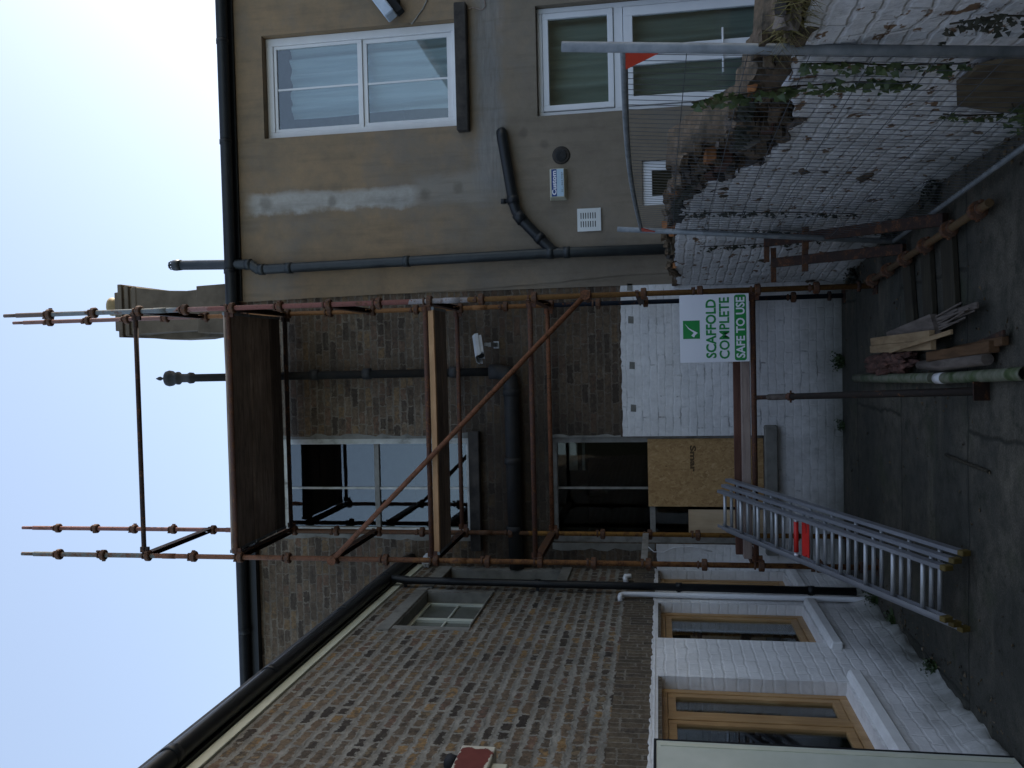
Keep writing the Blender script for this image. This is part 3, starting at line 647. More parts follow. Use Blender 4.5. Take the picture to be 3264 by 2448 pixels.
# glazed patio door with fixed light over it
fr = MB(); fr.frame(RF, 4.523, 5.697, 0.063, 3.117, 0.055, .09, .16)
fr.pbox(RF, 4.578, 5.642, 2.19, 2.285, .091, .159)
dn = fr.build('patio_door', 'white_pvc', rh, .004)
b = MB(); b.frame(RF, 4.585, 5.635, 2.292, 3.055, .062, .075, .125); b.build('fixed_light', 'white_pvc', dn, .004)
b = MB(); b.pbox(RF, 4.647, 5.573, 2.354, 2.993, .098, .104); b.build('pane', 'glass', dn)
for u0, u1 in ((4.585, 5.108), (5.112, 5.635)):
    b = MB(); b.frame(RF, u0, u1, .125, 2.183, .098, .075, .125); lf = b.build('door_leaf', 'white_pvc', dn, .004)
    b = MB(); b.pbox(RF, u0+.098, u1-.098, .223, 2.085, .098, .104); b.build('pane', 'glass', lf)
b = MB(); b.tube([RF(4.86, 1.15, .045), RF(5.32, 1.15, .045)], .011); b.pbox(RF, 4.95, 4.97, 1.14, 1.16, .045, .075); b.pbox(RF, 5.24, 5.26, 1.14, 1.16, .045, .075); b.build('handle', 'white_pvc', dn)
curtain(RF, 4.56, 5.66, .1, 3.06, .30, .035, 'curtain', 'curtain_green', dn, .36)
# small window low down
b = MB(); b.frame(RF, 3.502, 3.973, 1.203, 2.008, .10, .03, .09); sw = b.build('small_window', 'white_pvc', rh, .004)
b = MB(); b.pbox(RF, 3.60, 3.875, 1.30, 1.91, .06, .066); b.build('pane', 'glass_old', sw)
# soil stack, branch pipe
b = MB(); y0 = FY-0.11
b.tube([(3.075, y0, 7.36), (3.05, y0, 6.50), (3.045, y0, 6.44), (2.985, y0, 6.36), (2.985, y0, 6.30), (3.03, y0, 2.9), (3.015, y0, 1.2)], .056)
for z, x in ((6.47, 3.048), (6.31, 2.985), (5.98, 2.988), (4.6, 3.007), (3.0, 3.029), (2.82, 3.029)):
    b.tube([(x, y0, z-.035), (x, y0, z+.035)], .063)
st = b.build('soil_stack', 'grey_pvc', rh)
b = MB(); b.lathe([(.060, 7.30), (.064, 7.36), (.060, 7.40)], (3.075, y0, 0))
for k in range(8):
    a = k*math.pi/4; b.tube([(3.075+.05*math.cos(a), y0+.05*math.sin(a), 7.40), (3.075+.045*math.cos(a), y0+.045*math.sin(a), 7.44), (3.075, y0, 7.465)], .006, 6)
b.build('vent_cage', 'grey_pvc', st)
b = MB(); y1 = FY-.10
b.tube([(4.375, y1+.09, 3.515), (4.355, y1+.02, 3.51), (4.30, y1, 3.50), (3.58, y1, 3.39), (3.50, y1, 3.365), (3.41, y1, 3.315), (3.06, y1, 2.985), (3.035, y1, 2.93)], .058)
b.tube([(3.47, y1, 3.355), (3.38, y1, 3.29)], .066); b.tube([(3.22, y1, 3.135), (3.17, y1, 3.09)], .066); b.tube([(3.66, y1, 3.402), (3.58, y1, 3.39)], .066)
b.tube([(3.615, y1, 3.40), (3.612, y1, 3.48)], .022); b.tube([(3.635, y1, 3.50), (3.585, y1, 3.50)], .03)
b.build('branch_pipe', 'black_pvc', rh)

# fixed to the rendered wall
al = thing('alarm_box', 'cream bell box with a blue stripe, on the buff rendered wall', 'alarm box', (3.77, FY-.03, 2.81))
b = MB(); q = [RF(3.60, 2.81, 0), RF(3.94, 2.81, 0), RF(3.94, 3.00, 0), RF(3.60, 3.00, 0)]; q2 = [RF(3.625, 2.835, -.085), RF(3.928, 2.835, -.085), RF(3.928, 2.985, -.085), RF(3.625, 2.985, -.085)]
b.hexa(q+q2); b.build('case', 'box_cream', al, .004)
b = MB(); b.pbox(RF, 3.632, 3.922, 2.915, 2.972, -.0885, -.0865); b.build('name_stripe', 'blue', al)
b = MB(); b.pbox(RF, 3.632, 3.922, 2.842, 2.9145, -.0875, -.0862); b.build('number_label', 'pale_blue', al)
text_mesh('Custom', RF, 3.648, 3.905, 2.920, 2.967, -.0895, 'lettering', 'sign_white', al, .03)
text_mesh('01 - 864 9787', RF, 3.675, 3.890, 2.850, 2.866, -.0885, 'digits', 'grey_ink', al, .01)
vg = thing('wall_vent', 'square bright steel vent cover with two columns of slots', 'vent', (3.375, FY-.03, 2.46))
b = MB(); us = [3.255, 3.30, 3.365, 3.39, 3.455, 3.50]; vs = [2.455, 2.49] ; hl = []
for k in range(7):
    z = 2.512+k*.0255; hl += [(3.30, 3.365, z, z+.010, .008), (3.39, 3.455, z, z+.010, .008)]
b.wall(Pf(FY-.034), [3.255, 3.50], [2.455, 2.71], hl); b.pbox(Pf(FY-.034), 3.255, 3.50, 2.455, 2.474, -.010, -.0005)
b.build('cover', 'steel_plate', vg)
b = MB(); b.pbox(Pf(FY-.034), 3.262, 3.493, 2.462, 2.703, .0085, .011); b.build('backing', 'dark', vg)
rv = thing('round_vent', 'round black louvred vent in the rendered wall beside the alarm box', 'vent', (4.085, FY-.03, 2.87))
b = MB(); b.lathe([(.095, FY-.0235), (.098, FY-.026), (.066, FY-.027), (.06, FY-.0235)], (4.085, 0, 2.87), 24, 'y'); b.build('mortar_ring', 'concrete_dark', rv)
b = MB(); b.lathe([(.064, FY-.030), (.064, FY-.036), (.055, FY-.038)], (4.085, 0, 2.87), 24, 'y')
for k in range(16):
    a = k*math.pi/8; b.bar((4.085+.02*math.cos(a), FY-.041, 2.87+.02*math.sin(a)), (4.085+.054*math.cos(a), FY-.041, 2.87+.054*math.sin(a)), .006, .006, (0, 1, 0))
b.build('grille', 'iron', rv)
fl = thing('flood_light', 'pale blue white flood light sloping off the rendered wall above the upper window', 'flood light', (5.9, FY, 4.7))
b = MB(); a = Vector((5.66, FY-.19, 4.675)); c2 = Vector((6.08, FY-.12, 4.98))
b.bar(a, c2, .15, .12, (-.55, 0, .83)); b.build('housing', 'flood', fl, .012)
b = MB(); b.bar((5.72, FY-.12, 4.59), (6.05, FY-.1, 4.84), .10, .09, (-.55, 0, .83)); b.box(5.8, 5.9, FY-.12, FY-.023, 4.62, 4.70); b.build('lamp_head', 'dark', fl, .008)
b = MB(); b.tube([(5.62, FY-.03, 4.50), (5.66, FY-.03, 4.46), (5.78, FY-.03, 4.36), (5.95, FY-.03, 4.27), (6.2, FY-.03, 4.22)], .008, 8)
tag(b.build('cable', 'grey_paint'), 'loose pale cable hanging on the rendered wall below the flood light', 'cable')
b = MB(); b.tube([(5.71, FY-.03, 3.93), (5.74, FY-.034, 3.80), (5.70, FY-.036, 3.70), (5.74, FY-.03, 3.66), (6.0, FY-.03, 3.70)], .005, 8)
tag(b.build('cable', 'board_pale'), 'thin looped cable dangling off the end of the dark upper sill', 'cable')

b = MB(); b.tube([F(-.16, 2.02, -.02), F(-.21, 1.96, -.03), F(-.215, 1.86, -.025), F(-.16, 1.75, -.03), F(-.15, 1.55, -.02), F(-.20, 1.35, -.02)], .005, 8)
tag(b.build('cable', 'white_pvc'), 'thin white cable curling down the wall left of the boarded window', 'cable')
b = MB(); bmesh.ops.create_icosphere(b.b, subdivisions=3, radius=1)
for v_ in b.b.verts:
    n_ = 1+.6*mnoise.noise(v_.co*2.5)+.3*mnoise.noise(v_.co*6); v_.co = Vector((v_.co.x*.07, v_.co.y*.05, v_.co.z*.045))*n_+Vector((-.33, FY-.10, 4.47))
tag(b.build('plastic_scrap', 'white_pvc'), 'crumpled white plastic scrap stuffed at the end of the wing gutter', 'scrap')

# ------------------------------------------------------------------ security camera
cc = thing('security_camera', 'grey white security camera on a bracket, on the brick wall', 'security camera', (2.06, FY, 3.68))
b = MB(); b.pbox(F, 2.02, 2.10, 3.605, 3.665, -.012, -.002); b.bar((2.06, FY-.012, 3.64), (2.06, FY-.20, 3.67), .05, .012); b.bar((2.075, FY-.012, 3.635), (2.075, FY-.20, 3.675), .008, .04); b.bar((2.04, FY-.012, 3.635), (2.04, FY-.20, 3.675), .008, .04)
b.bar((2.06, FY-.20, 3.665), (2.065, FY-.24, 3.72), .035, .03); b.build('bracket', 'cctv', cc)
dv = Vector((-.20, -.22, -.07)).normalized(); ctr = Vector((2.03, FY-.28, 3.765))
b = MB(); sx = dv.cross(Vector((0, 0, 1))).normalized(); sz = sx.cross(dv)
def arch(w_, h_, z0): return [(-w_, z0), (w_, z0), (w_, z0+h_*.55), (w_*.6, z0+h_), (-w_*.6, z0+h_), (-w_, z0+h_*.55)]
for t0, t1, pr in ((-.15, .13, arch(.050, .075, -.035)),):
    A = [b.v(ctr+dv*t0+sx*u+sz*v) for u, v in pr]; B = [b.v(ctr+dv*t1+sx*u+sz*v) for u, v in pr]
    b.b.faces.new(A); b.b.faces.new(B[::-1])
    for i in range(6): b.b.faces.new((A[i], B[i], B[(i+1) % 6], A[(i+1) % 6]))
b.build('camera_body', 'cctv', cc)
b = MB()
pr = arch(.060, .055, 0.0)[1:]+arch(.060, .055, 0.0)[:1]
pts = [(.060, -.005), (.060, .03), (.036, .058), (-.036, .058), (-.060, .03), (-.060, -.005)]
for (p, q3) in zip(pts, pts[1:]):
    b.hexa([ctr+dv*-.17+sx*p[0]+sz*p[1], ctr+dv*.19+sx*p[0]+sz*p[1], ctr+dv*.17+sx*q3[0]+sz*q3[1], ctr+dv*-.17+sx*q3[0]+sz*q3[1]] +
           [ctr+dv*-.17+sx*p[0]*1.06+sz*(p[1]+.004), ctr+dv*.19+sx*p[0]*1.06+sz*(p[1]+.004), ctr+dv*.17+sx*q3[0]*1.06+sz*(q3[1]+.004), ctr+dv*-.17+sx*q3[0]*1.06+sz*(q3[1]+.004)])
b.build('sun_shield', 'cctv', cc)
b = MB(); b.tube([ctr+dv*.128, ctr+dv*.135], .036); b.build('lens', 'dark', cc)

# ------------------------------------------------------------------ boards over the broken window
ob = thing('osb_board', 'brown chipboard sheet covering the lower window', 'board', (.63, FY, .8))
b = MB(); b.pbox(F, .667, 1.003, .80, 2.008, .030, .048); b.pbox(F, .270, .6655, .80, 2.008, .0305, .048); b.build('sheet', 'osb', ob)
text_mesh('Smar', F, .645, .930, 1.495, 1.560, .0285, 'stamp', 'ink', ob, .045, flip=True)
b = MB(); b.pbox(F, -.06, .235, .80, 1.585, .050, .062)
tag(b.build('plywood_board', 'ply'), 'pale plywood offcut in the window corner behind the chipboard sheet', 'board')

# ------------------------------------------------------------------ brick wing on the left
wg = thing('brick_wing', 'low brick wing with white painted base and pine windows, at right angles to the house', 'building', (-.41, -1.5, 0))
U1 = (-.72, .39, 3.52, 4.21, .15); U2 = (.64, 1.30, 2.95, 4.18, .15)
A2 = (-.85, .17, .62, 1.92, .13); A3 = (-2.75, -1.70, .62, 1.92, .13); A4 = (.78, 1.40, .62, 1.92, .13)
ZB = 1.955
b = MB(); b.wall(W, [-9, FY-.002], [2.22, 4.75], [U1, U2]); b.build('brickwork', 'brick_wing', wg)
b = MB(); b.wall(W, [-9, FY-.002], [ZB-.06, 2.22]); b.build('soldier_course', 'brick_soldier', wg)
b = MB(); Wp = Pw(WX+.008)
HB = [A2, A3, A4]
b.wall(Wp, [-9, FY-.010], [0, 1.94], [(h[0], h[1], h[2], h[3], .14) for h in HB])
b.prism(Wp, [(-9, 1.9405), (FY-.010, 1.9405)] + [(y, 1.955 + .012*(0.5-y)/2 + j + .006*mnoise.noise(Vector((y*3, 1, 0)))) for y, j in jag(FY-.010, -9, .04, .009)], -.006, .006)
b.build('painted_brickwork', 'white_wing', wg)
b = MB(); pts = []   # lumpy paint skirt where wall meets yard
gr = []
ys = [FY-.02-k*.045 for k in range(150)]
for zi, (z, o) in enumerate(((0.0, .085), (.03, .075), (.075, .055), (.13, .03), (.20, .006))):
    gr.append([b.v((WX+.008+o*(0.6+0.9*mnoise.noise(Vector((y*2.2, zi*.2, 0)))+.35*mnoise.noise(Vector((y*9, zi*.5, 4)))), y, z)) for y in ys])
for r0, r1 in zip(gr, gr[1:]):
    for i in range(len(ys)-1): b.b.faces.new((r0[i], r0[i+1], r1[i+1], r1[i]))
b.build('paint_skirt', 'white_wing', wg, smooth=True)
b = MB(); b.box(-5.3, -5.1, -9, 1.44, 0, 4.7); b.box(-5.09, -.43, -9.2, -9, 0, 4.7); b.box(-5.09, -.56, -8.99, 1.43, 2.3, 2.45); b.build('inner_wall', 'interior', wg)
b = MB(); b.hexa([(-.30, -9.2, 4.72), (-.30, 1.44, 4.72), (-2.8, 1.44, 5.9), (-2.8, -9.2, 5.9), (-.30, -9.2, 4.76), (-.30, 1.44, 4.76), (-2.8, 1.44, 5.96), (-2.8, -9.2, 5.96)])
b.hexa([(-2.8, -9.2, 5.9), (-2.8, 1.44, 5.9), (-5.4, 1.44, 4.7), (-5.4, -9.2, 4.7), (-2.8, -9.2, 5.96), (-2.8, 1.44, 5.96), (-5.4, 1.44, 4.76), (-5.4, -9.2, 4.76)]); b.build('roof', 'slate', wg)
b = MB(); b.box(-.43, -.392, -9, 1.43, 4.525, 4.60); b.build('fascia', 'cream_fascia', wg, .003)
b = MB(); b.box(-.40, -.372, -9, 1.43, 4.61, 4.719); b.build('gutter_board', 'black_pvc', wg)
b = MB(); b.tube([(-.325, -9, 4.69), (-.325, 1.42, 4.665)], .058)
for y in (-3.5, -2.2, -.7, .5): b.tube([(-.325, y, 4.68), (-.325, y+.07, 4.68)], .064)
b.build('gutter', 'black_pvc', wg)
b = MB(); b.tube([(-.325, .53, 4.66), (-.325, .53, 4.56), (-.335, .52, 4.45), (-.335, .49, 3.0), (-.335, .44, .10)], .037)
for z in (4.47, 3.1, 1.72, .5): b.tube([(-.335, .44+.02*z, z-.03), (-.335, .44+.02*z, z+.03)], .043); b.box(-.409, -.36, .43+.02*z, .45+.02*z, z-.015, z+.015)
b.build('downpipe', 'black_pvc', wg)
b = MB(); b.tube([(-.41, .21, 2.27), (-.375, .22, 2.275), (-.365, .26, 2.272), (-.365, .29, 2.24), (-.365, .30, 2.0), (-.365, .28, .12), (-.355, .27, .06)], .024); b.build('overflow_pipe', 'white_pvc', wg)
b = MB(); b.tube([(-.41, .86, 2.24), (-.36, .88, 2.25), (-.355, .92, 2.25), (-.355, .93, 2.19)], .026); b.build('overflow_pipe', 'white_pvc', wg)
# upper window
b = MB(); b.pbox(W, -.86, .50, 4.212, 4.33, -.012, .10); b.pbox(W, -.80, -.722, 3.52, 4.21, -.006, .10); b.pbox(W, .392, .455, 3.52, 4.21, -.006, .10)
b.pbox(W, -.71, .38, 3.521, 3.535, -.02, .149); b.pbox(W, .380, .3885, 3.536, 4.2, .002, .109); b.pbox(W, -.7185, -.71, 3.536, 4.2, .002, .109); b.pbox(W, -.709, .379, 4.2, 4.2085, .002, .109); b.build('concrete_surround', 'concrete', wg, .004)
b = MB(); b.frame(W, -.715, .388, 3.54, 4.205, .045, .11, .16); b.pbox(W, -.185, -.125, 3.585, 4.16, .105, .155); b.pbox(W, -.67, -.186, 3.865, 3.885, .115, .15); b.pbox(W, -.124, .343, 3.865, 3.885, .115, .15)
uw = b.build('window', 'cream', wg, .003)
b = MB(); b.pbox(W, -.67, .343, 3.585, 4.16, .132, .138); b.build('pane', 'glass_dirty', uw)
b = MB(); b.pbox(W, .50, 1.40, 4.182, 4.30, -.012, .10); b.pbox(W, 1.302, 1.38, 2.95, 4.18, -.006, .10); b.pbox(W, .56, 1.38, 2.84, 2.948, -.03, .10); b.pbox(W, 1.290, 1.2985, 2.96, 4.17, .002, .109); b.build('concrete_surround', 'concrete', wg, .004)
b = MB(); b.frame(W, .643, 1.298, 2.953, 4.178, .05, .11, .16); b.pbox(W, .94, .99, 3.0, 4.12, .105, .155); fw_ = b.build('window', 'cream', wg, .003)
b = MB(); b.pbox(W, .69, 1.25, 3.0, 4.13, .132, .138); b.build('pane', 'glass_dirty', fw_)
# lower pine windows
def pine(h, split):
    u0, u1, v0, v1 = h[:4]
    b = MB(); b.frame(W, u0+.003, u1-.003, v0+.003, v1-.003, .06, .085, .15)
    if split: m_ = u0+(u1-u0)*.55; b.pbox(W, m_-.04, m_+.04, v0+.06, v1-.06, .086, .149)
    wn = b.build('window', 'honey', wg, .004)
    b = MB(); b.frame(W, u0+.066, (m_-.042) if split else u1-.066, v0+.066, v1-.066, .055, .095, .135); b.build('casement', 'honey', wn, .003)
    if split: b = MB(); b.frame(W, m_+.042, u1-.066, v0+.066, v1-.066, .055, .092, .132); b.build('casement', 'honey', wn, .003)
    b = MB(); b.pbox(W, u0+.066, u1-.066, v0+.066, v1-.066, .112, .117); b.build('pane', 'glass', wn)
    return wn
pw2 = pine(A2, False); pw3 = pine(A3, True); pw4 = pine(A4, False)
for (u0, u1) in ((-1.0, .26), (-2.92, -1.58), (.70, 1.43)):
    b = MB(); b.hexa([W(u0, .50, -.062), W(u1, .50, -.062), W(u1, .50, .02), W(u0, .50, .02), W(u0, .585, -.062), W(u1, .585, -.062), W(u1, .640, .125), W(u0, .640, .125)]); b.build('sill', 'white_smooth', wg, .012)
# rooms behind the pine windows: cupboards and a shelf
b = MB(); b.box(-1.6, -1.2, -.8, -.1, 0, 1.5); b.box(-1.9, -1.5, -2.6, -1.9, 0, 1.75); b.box(-1.3, -1.27, -2.9, -1.6, 1.2, 1.24); b.box(-1.0, -.96, -2.3, -2.26, .6, 1.6); b.box(-1.02, -.98, -2.06, -2.03, .6, 1.5); b.build('cupboard', 'interior_wood', wg)
b = MB(); b.box(-2.05, -1.98, -3.4, 1.2, 0, 2.3); b.build('pale_fill_panel', 'concrete', wg)  # pale panel added inside to lighten the dark pine window panes
# peeling box and cream door
pb = thing('peeling_box', 'square box with peeling red and cream paint on the brick wing', 'box', (-.36, -3.3, 2.8))
b = MB(); b.box(-.408, -.31, -3.62, -3.16, 2.835, 3.035); b.build('case', 'peeling_red', pb, .006)
b = MB(); b.tube([(-.36, -3.30, 3.036), (-.36, -3.27, 3.09)], .045); b.build('lamp', 'dark', pb)
b = MB(); b.box(-.405, -.34, -3.40, -3.30, 2.745, 2.832); b.build('cable_gland', 'box_cream', pb, .004)
dr = thing('cream_door', 'cream door standing open flat against the white wall of the wing', 'door', (-.33, -3.5, 0))
b = MB(); b.box(-.345, -.300, -4.10, -2.992, .02, 1.928); b.build('leaf', 'cream', dr, .003)
b = MB(); b.box(-.347, -.297, -2.9915, -2.978, .02, 1.942); b.box(-.347, -.297, -4.10, -2.992, 1.929, 1.943); b.build('edge_strip', 'black_pvc', dr)  # thin black strip along the leading edge and top of the leaf
b = MB(); b.box(-.2995, -.294, -3.065, -3.030, .05, 1.905); b.build('hinge_strip', 'cream_fascia', dr)

# ------------------------------------------------------------------ scaffold
sc = thing('scaffold', 'rusty two lift tube scaffold standing against the brick house', 'scaffold', (1.23, .65, 0))
BAY, DEP = 2.468, 1.308
def zk(k): return 8.0 - .5*k
cup_me = None
def make_cup():
    c = MB()
    c.lathe([(.026, -.030), (.046, -.028), (.055, -.020), (.054, .018), (.049, .022), (.026, .024)], n=12)
    c.lathe([(.026, .044), (.036, .046), (.036, .060), (.026, .064)], n=10)
    c.box(.030, .046, -.010, .010, .040, .074); c.box(-.064, -.052, -.009, .009, -.02, .012)
    for f in c.b.faces: f.smooth = False
    return c
def standard(x, y, top, mat, ks):
    c = MB(); c.tube([(x, y, .02), (x, y, top-.14)], .0245, 18); c.tube([(x, y, top-.16), (x, y, top)], .0185, 14)
    c.tube([(x, y, 3.70), (x, y, 3.86)], .0275, 18); c.tube([(x, y, 6.70), (x, y, 6.84)], .0275, 18)
    st = c.build('standard', mat, sc)
    global cup_me
    for k in ks:
        if cup_me is None:
            o = make_cup().build('cup_joint', 'cup', st); cup_me = o
        else:
            o = cup_me.copy(); COL.objects.link(o); o.parent = st
        par = st; o.location = Vector((x, y, zk(k))); o.rotation_euler = (0, 0, RND.uniform(0, 6.28))
    c = MB(); c.box(x-.075, x+.075, y-.075, y+.075, .004, .012); c.tube([(x, y, .012), (x, y, .18)], .0195); c.tube([(x, y, .13), (x, y, .16)], .05, 8); c.build('base_jack', 'rust_brown', st)
    return st
standard(0, 0, 8.43, 'std_near_left', range(0, 16)); standard(BAY, 0, 8.52, 'std_near_right', range(0, 16))
standard(0, DEP, 9.48, 'std_rear_left', range(-2, 16)); standard(BAY, DEP, 9.49, 'std_rear_right', range(-2, 16))
def ledger(k, y, mat='rust_dark'):
    c = MB(); z = zk(k)+.042; c.tube([(.05, y, z), (BAY-.05, y, z)], .0242, 16)
    for x, s_ in ((.05, 1), (BAY-.05, -1)): c.box(min(x-.015*s_, x+.04*s_), max(x-.015*s_, x+.04*s_), y-.014, y+.014, z-.055, z+.036)
    c.build('ledger', mat, sc)
for k, mt in ((2, 'rust_brown'), (4, 'rust_dark'), (8, 'rust_dark'), (10, 'rust_dark'), (14, 'rust_dark')): ledger(k, 0, mt)
for k, mt in ((4, 'rust_brown'), (8, 'rust_dark'), (10, 'rust_red'), (14, 'rust_dark')): ledger(k, DEP, mt)  # top-deck rear ledger gets a darker brown to imitate the shadow gap there
def transom(k, x, mat='rust_brown', h=.075):
    c = MB(); z = zk(k)+.040
    c.box(x-.024, x-.019, .045, DEP-.045, z-h/2, z+h/2); c.box(x+.019, x+.024, .045, DEP-.045, z-h/2, z+h/2); c.box(x-.0189, x+.0189, .045, DEP-.045, z+h/2-.006, z+h/2)
    c.box(x-.013, x+.013, .02, .0449, z-.05, z+.035); c.box(x-.013, x+.013, DEP-.0449, DEP-.02, z-.05, z+.035)
    c.build('transom', mat, sc)
for x in (0, BAY):
    for k in (2, 4, 6, 8): transom(k, x)
    transom(10, x, 'cup'); transom(12, x, 'rust_brown' if x else 'grey_paint', .06); transom(14, x, 'rust_dark')
c = MB(); c.tube([(2.47, -.062, 2.52), (.0, -.062, 5.02)], .0242, 16); c.tube([(2.47, -.03, 2.52), (2.47, -.09, 2.52)], .045, 12); c.tube([(0, -.03, 5.02), (0, -.09, 5.02)], .045, 12); c.build('brace', 'rust_red', sc)

# boards on the scaffold
def board(y, z, x0, x1, mat, label, group, cat='board', wdt=.222, th=.038, dz=0.0):
    o = thing('scaffold_board', label, cat, (0.5*(x0+x1), y+wdt/2, z), group)
    c = MB(); n = 14
    top = []; 
    prev = None
    for i in range(n+1):
        x = x0+(x1-x0)*i/n; s_ = -.006*math.sin(math.pi*i/n) + .002*mnoise.noise(Vector((x*2, y*9, z)))
        ring = [c.v(p) for p in ((x, y, z+s_), (x, y+wdt, z+s_+dz), (x, y+wdt, z+th+s_+dz), (x, y, z+th+s_))]
        if prev:
            for q in range(4): c.b.faces.new((prev[q], prev[(q+1) % 4], ring[(q+1) % 4], ring[q]))
        else: c.b.faces.new(ring)
        prev = ring
    c.b.faces.new(prev[::-1]); c.build('plank', mat, o, .012 if mat == 'board_old' else .004)
    for x in (x0-.001, x1-.029):
        c = MB(); c.box(x, x+.030, y-.0025, y+wdt+.0025, z-.003, z+th+.003); c.build('end_band', 'galv', o)
    return o
names = ['front board of the top deck, edge on to the yard', 'second board from the front of the top deck', 'middle board of the top deck', 'second board from the wall of the top deck', 'weathered board of the top deck nearest the wall']
for i in range(5):
    board(.030+i*.2495, zk(4)+.083 + (0, .012, .003, .014, .006)[i], .035, BAY-.035, 'board_old', 'dark '+names[i] if i < 4 else names[i], 'boards of the top scaffold deck', wdt=.2475)
board(-.005, zk(8)-.036, .055, BAY-.055, 'board_new', 'new pale pine edged board on the middle scaffold lift', 'boards of the middle scaffold lift', wdt=.045, th=.055)
board(.045, zk(8)-.033, .055, BAY-.055, 'board_old', 'dark weathered board just behind the new pale board, middle lift', 'boards of the middle scaffold lift', wdt=.225)
board(.275, zk(8)-.031, .055, BAY-.055, 'board_old', 'dark weathered rear board of the middle scaffold lift', 'boards of the middle scaffold lift', wdt=.225)
c = MB(); c.box(.05, BAY-.06, .035, .130, zk(14)+.07, zk(14)+.145); tag(c.build('timber', 'board_pale', None, .004), 'pale sawn timber lying along the lowest scaffold ledger', 'timber', 'timbers on the lowest ledger')
c = MB(); c.box(.06, BAY-.08, .16, .205, zk(14)+.07, zk(14)+.205); tag(c.build('timber', 'board_red', None, .004), 'red brown timber on edge behind the pale timber on the lowest ledger', 'timber', 'timbers on the lowest ledger')

# ------------------------------------------------------------------ sign
sg = thing('scaffold_sign', 'square white sign with green lettering hung on the scaffold', 'sign', (2.135, -.06, 1.08))
SP = Pf(-.058)
c = MB(); c.pbox(SP, 1.835, 2.437, 1.08, 1.682, 0, .005); c.build('board', 'sign_white', sg, .001)
def su(px): return 1.835+.602*px      # 0..1 left to right
def sv(py): return 1.682-.602*py      # 0..1 top to bottom
c = MB(); c.pbox(SP, su(.352), su(.622), sv(.290), sv(.047), -.0015, -.0003); c.build('green_square', 'sign_green', sg)
c = MB(); c.prism(SP, [(su(a), sv(q)) for a, q in ((.372, .207), (.398, .165), (.437, .200), (.442, .200), (.50, .125), (.582, .070), (.51, .135), (.438, .262), (.420, .222), (.395, .223))][:8] + [(su(.405), sv(.222))], -.0030, -.0018); c.build('tick', 'sign_white', sg)
text_mesh('SCAFFOLD', SP, su(.060), su(.928), sv(.528), sv(.377), -.002, 'lettering', 'sign_green', sg, .028)
text_mesh('COMPLETE', SP, su(.045), su(.952), sv(.718), sv(.570), -.002, 'lettering', 'sign_green', sg, .022)
c = MB(); rr = .022; pts = []
for cx, cz, a0 in ((su(.985)-rr, sv(.79)-rr, 0), (su(.018)+rr, sv(.79)-rr, 90), (su(.018)+rr, sv(.96)+rr, 180), (su(.985)-rr, sv(.96)+rr, 270)):
    for k in range(5): a = R(a0+k*22.5); pts.append((cx+rr*math.cos(a), cz+rr*math.sin(a)))
c.prism(SP, pts, -.0015, -.0003); c.build('green_band', 'sign_green', sg)
text_mesh('SAFE TO USE', SP, su(.055), su(.948), sv(.940), sv(.812), -.0025, 'lettering', 'sign_white', sg, .026)

# ------------------------------------------------------------------ ladder
ld = thing('ladder', 'aluminium triple extension ladder leaning on the lowest scaffold ledger', 'ladder', (.43, -2.31, 0))
FT, TP = Vector((.425, -2.31, .02)), Vector((.515, .19, 1.235))
dl = (TP-FT).normalized(); sxl = dl.cross(Vector((0, 0, 1))).normalized(); nl = sxl.cross(dl).normalized(); LL = (TP-FT).length
for i, (hw, ln) in enumerate(((.245, LL), (.205, LL*.985), (.167, LL*.97))):
    o_ = FT + nl*(.035+i*.066); sec = None
    c = MB()
    for s_ in (-1, 1):
        a = o_+sxl*(s_*hw); c.bar(a, a+dl*ln, .006, .058, nl); c.bar(a-sxl*(s_*.012)+nl*.026, a-sxl*(s_*.012)+nl*.026+dl*ln, .022, .005, nl); c.bar(a-sxl*(s_*.012)-nl*.026, a-sxl*(s_*.012)-nl*.026+dl*ln, .022, .005, nl)
    sec = c.build('section', 'alu', ld)
    for k in range(10):
        t = .20+k*.268; c = MB(); c.tube([o_+sxl*(-hw+.004)+dl*t, o_+sxl*(hw-.004)+dl*t], .0145, 10); c.build('rung', 'alu_bright', sec)
    for s_ in (-1, 1):
        a = o_+sxl*(s_*(hw-.008)); c = MB(); c.bar(a-dl*.018, a+dl*.028, .034, .066, nl); c.build('foot', 'yellow', sec, .004)
rd = thing('red_label', 'red plastic label wrapped round a rung of the ladder', 'label', FT+dl*(.2+5*.268))
o3 = FT+nl*(.035+2*.066); t5 = .20+5*.268
c = MB(); c.tube([o3+sxl*-.12+dl*t5, o3+sxl*.12+dl*t5], .0185, 12); c.build('wrap', 'red', rd)
c = MB()
for j, (t0, t1) in enumerate(((t5-.085, t5-.035), (t5-.125, t5-.095))):
    c.bar(o3-nl*.03+dl*t0+sxl*-.005, o3-nl*.03+dl*t1+sxl*-.005, .27, .006, nl)
c.bar(o3-nl*.03+dl*(t5-.096)+sxl*-.04, o3-nl*.03+dl*(t5-.084)+sxl*-.04, .17, .006, nl)
c.build('tag_panel', 'red', rd)
c = MB(); c.tube([o3+sxl*.13+dl*t5, o3+sxl*.152+dl*t5], .0175, 12); c.tube([o3+sxl*-.155+dl*t5, o3+sxl*-.13+dl*t5], .0175, 12); c.build('white_tape', 'sign_white', rd)

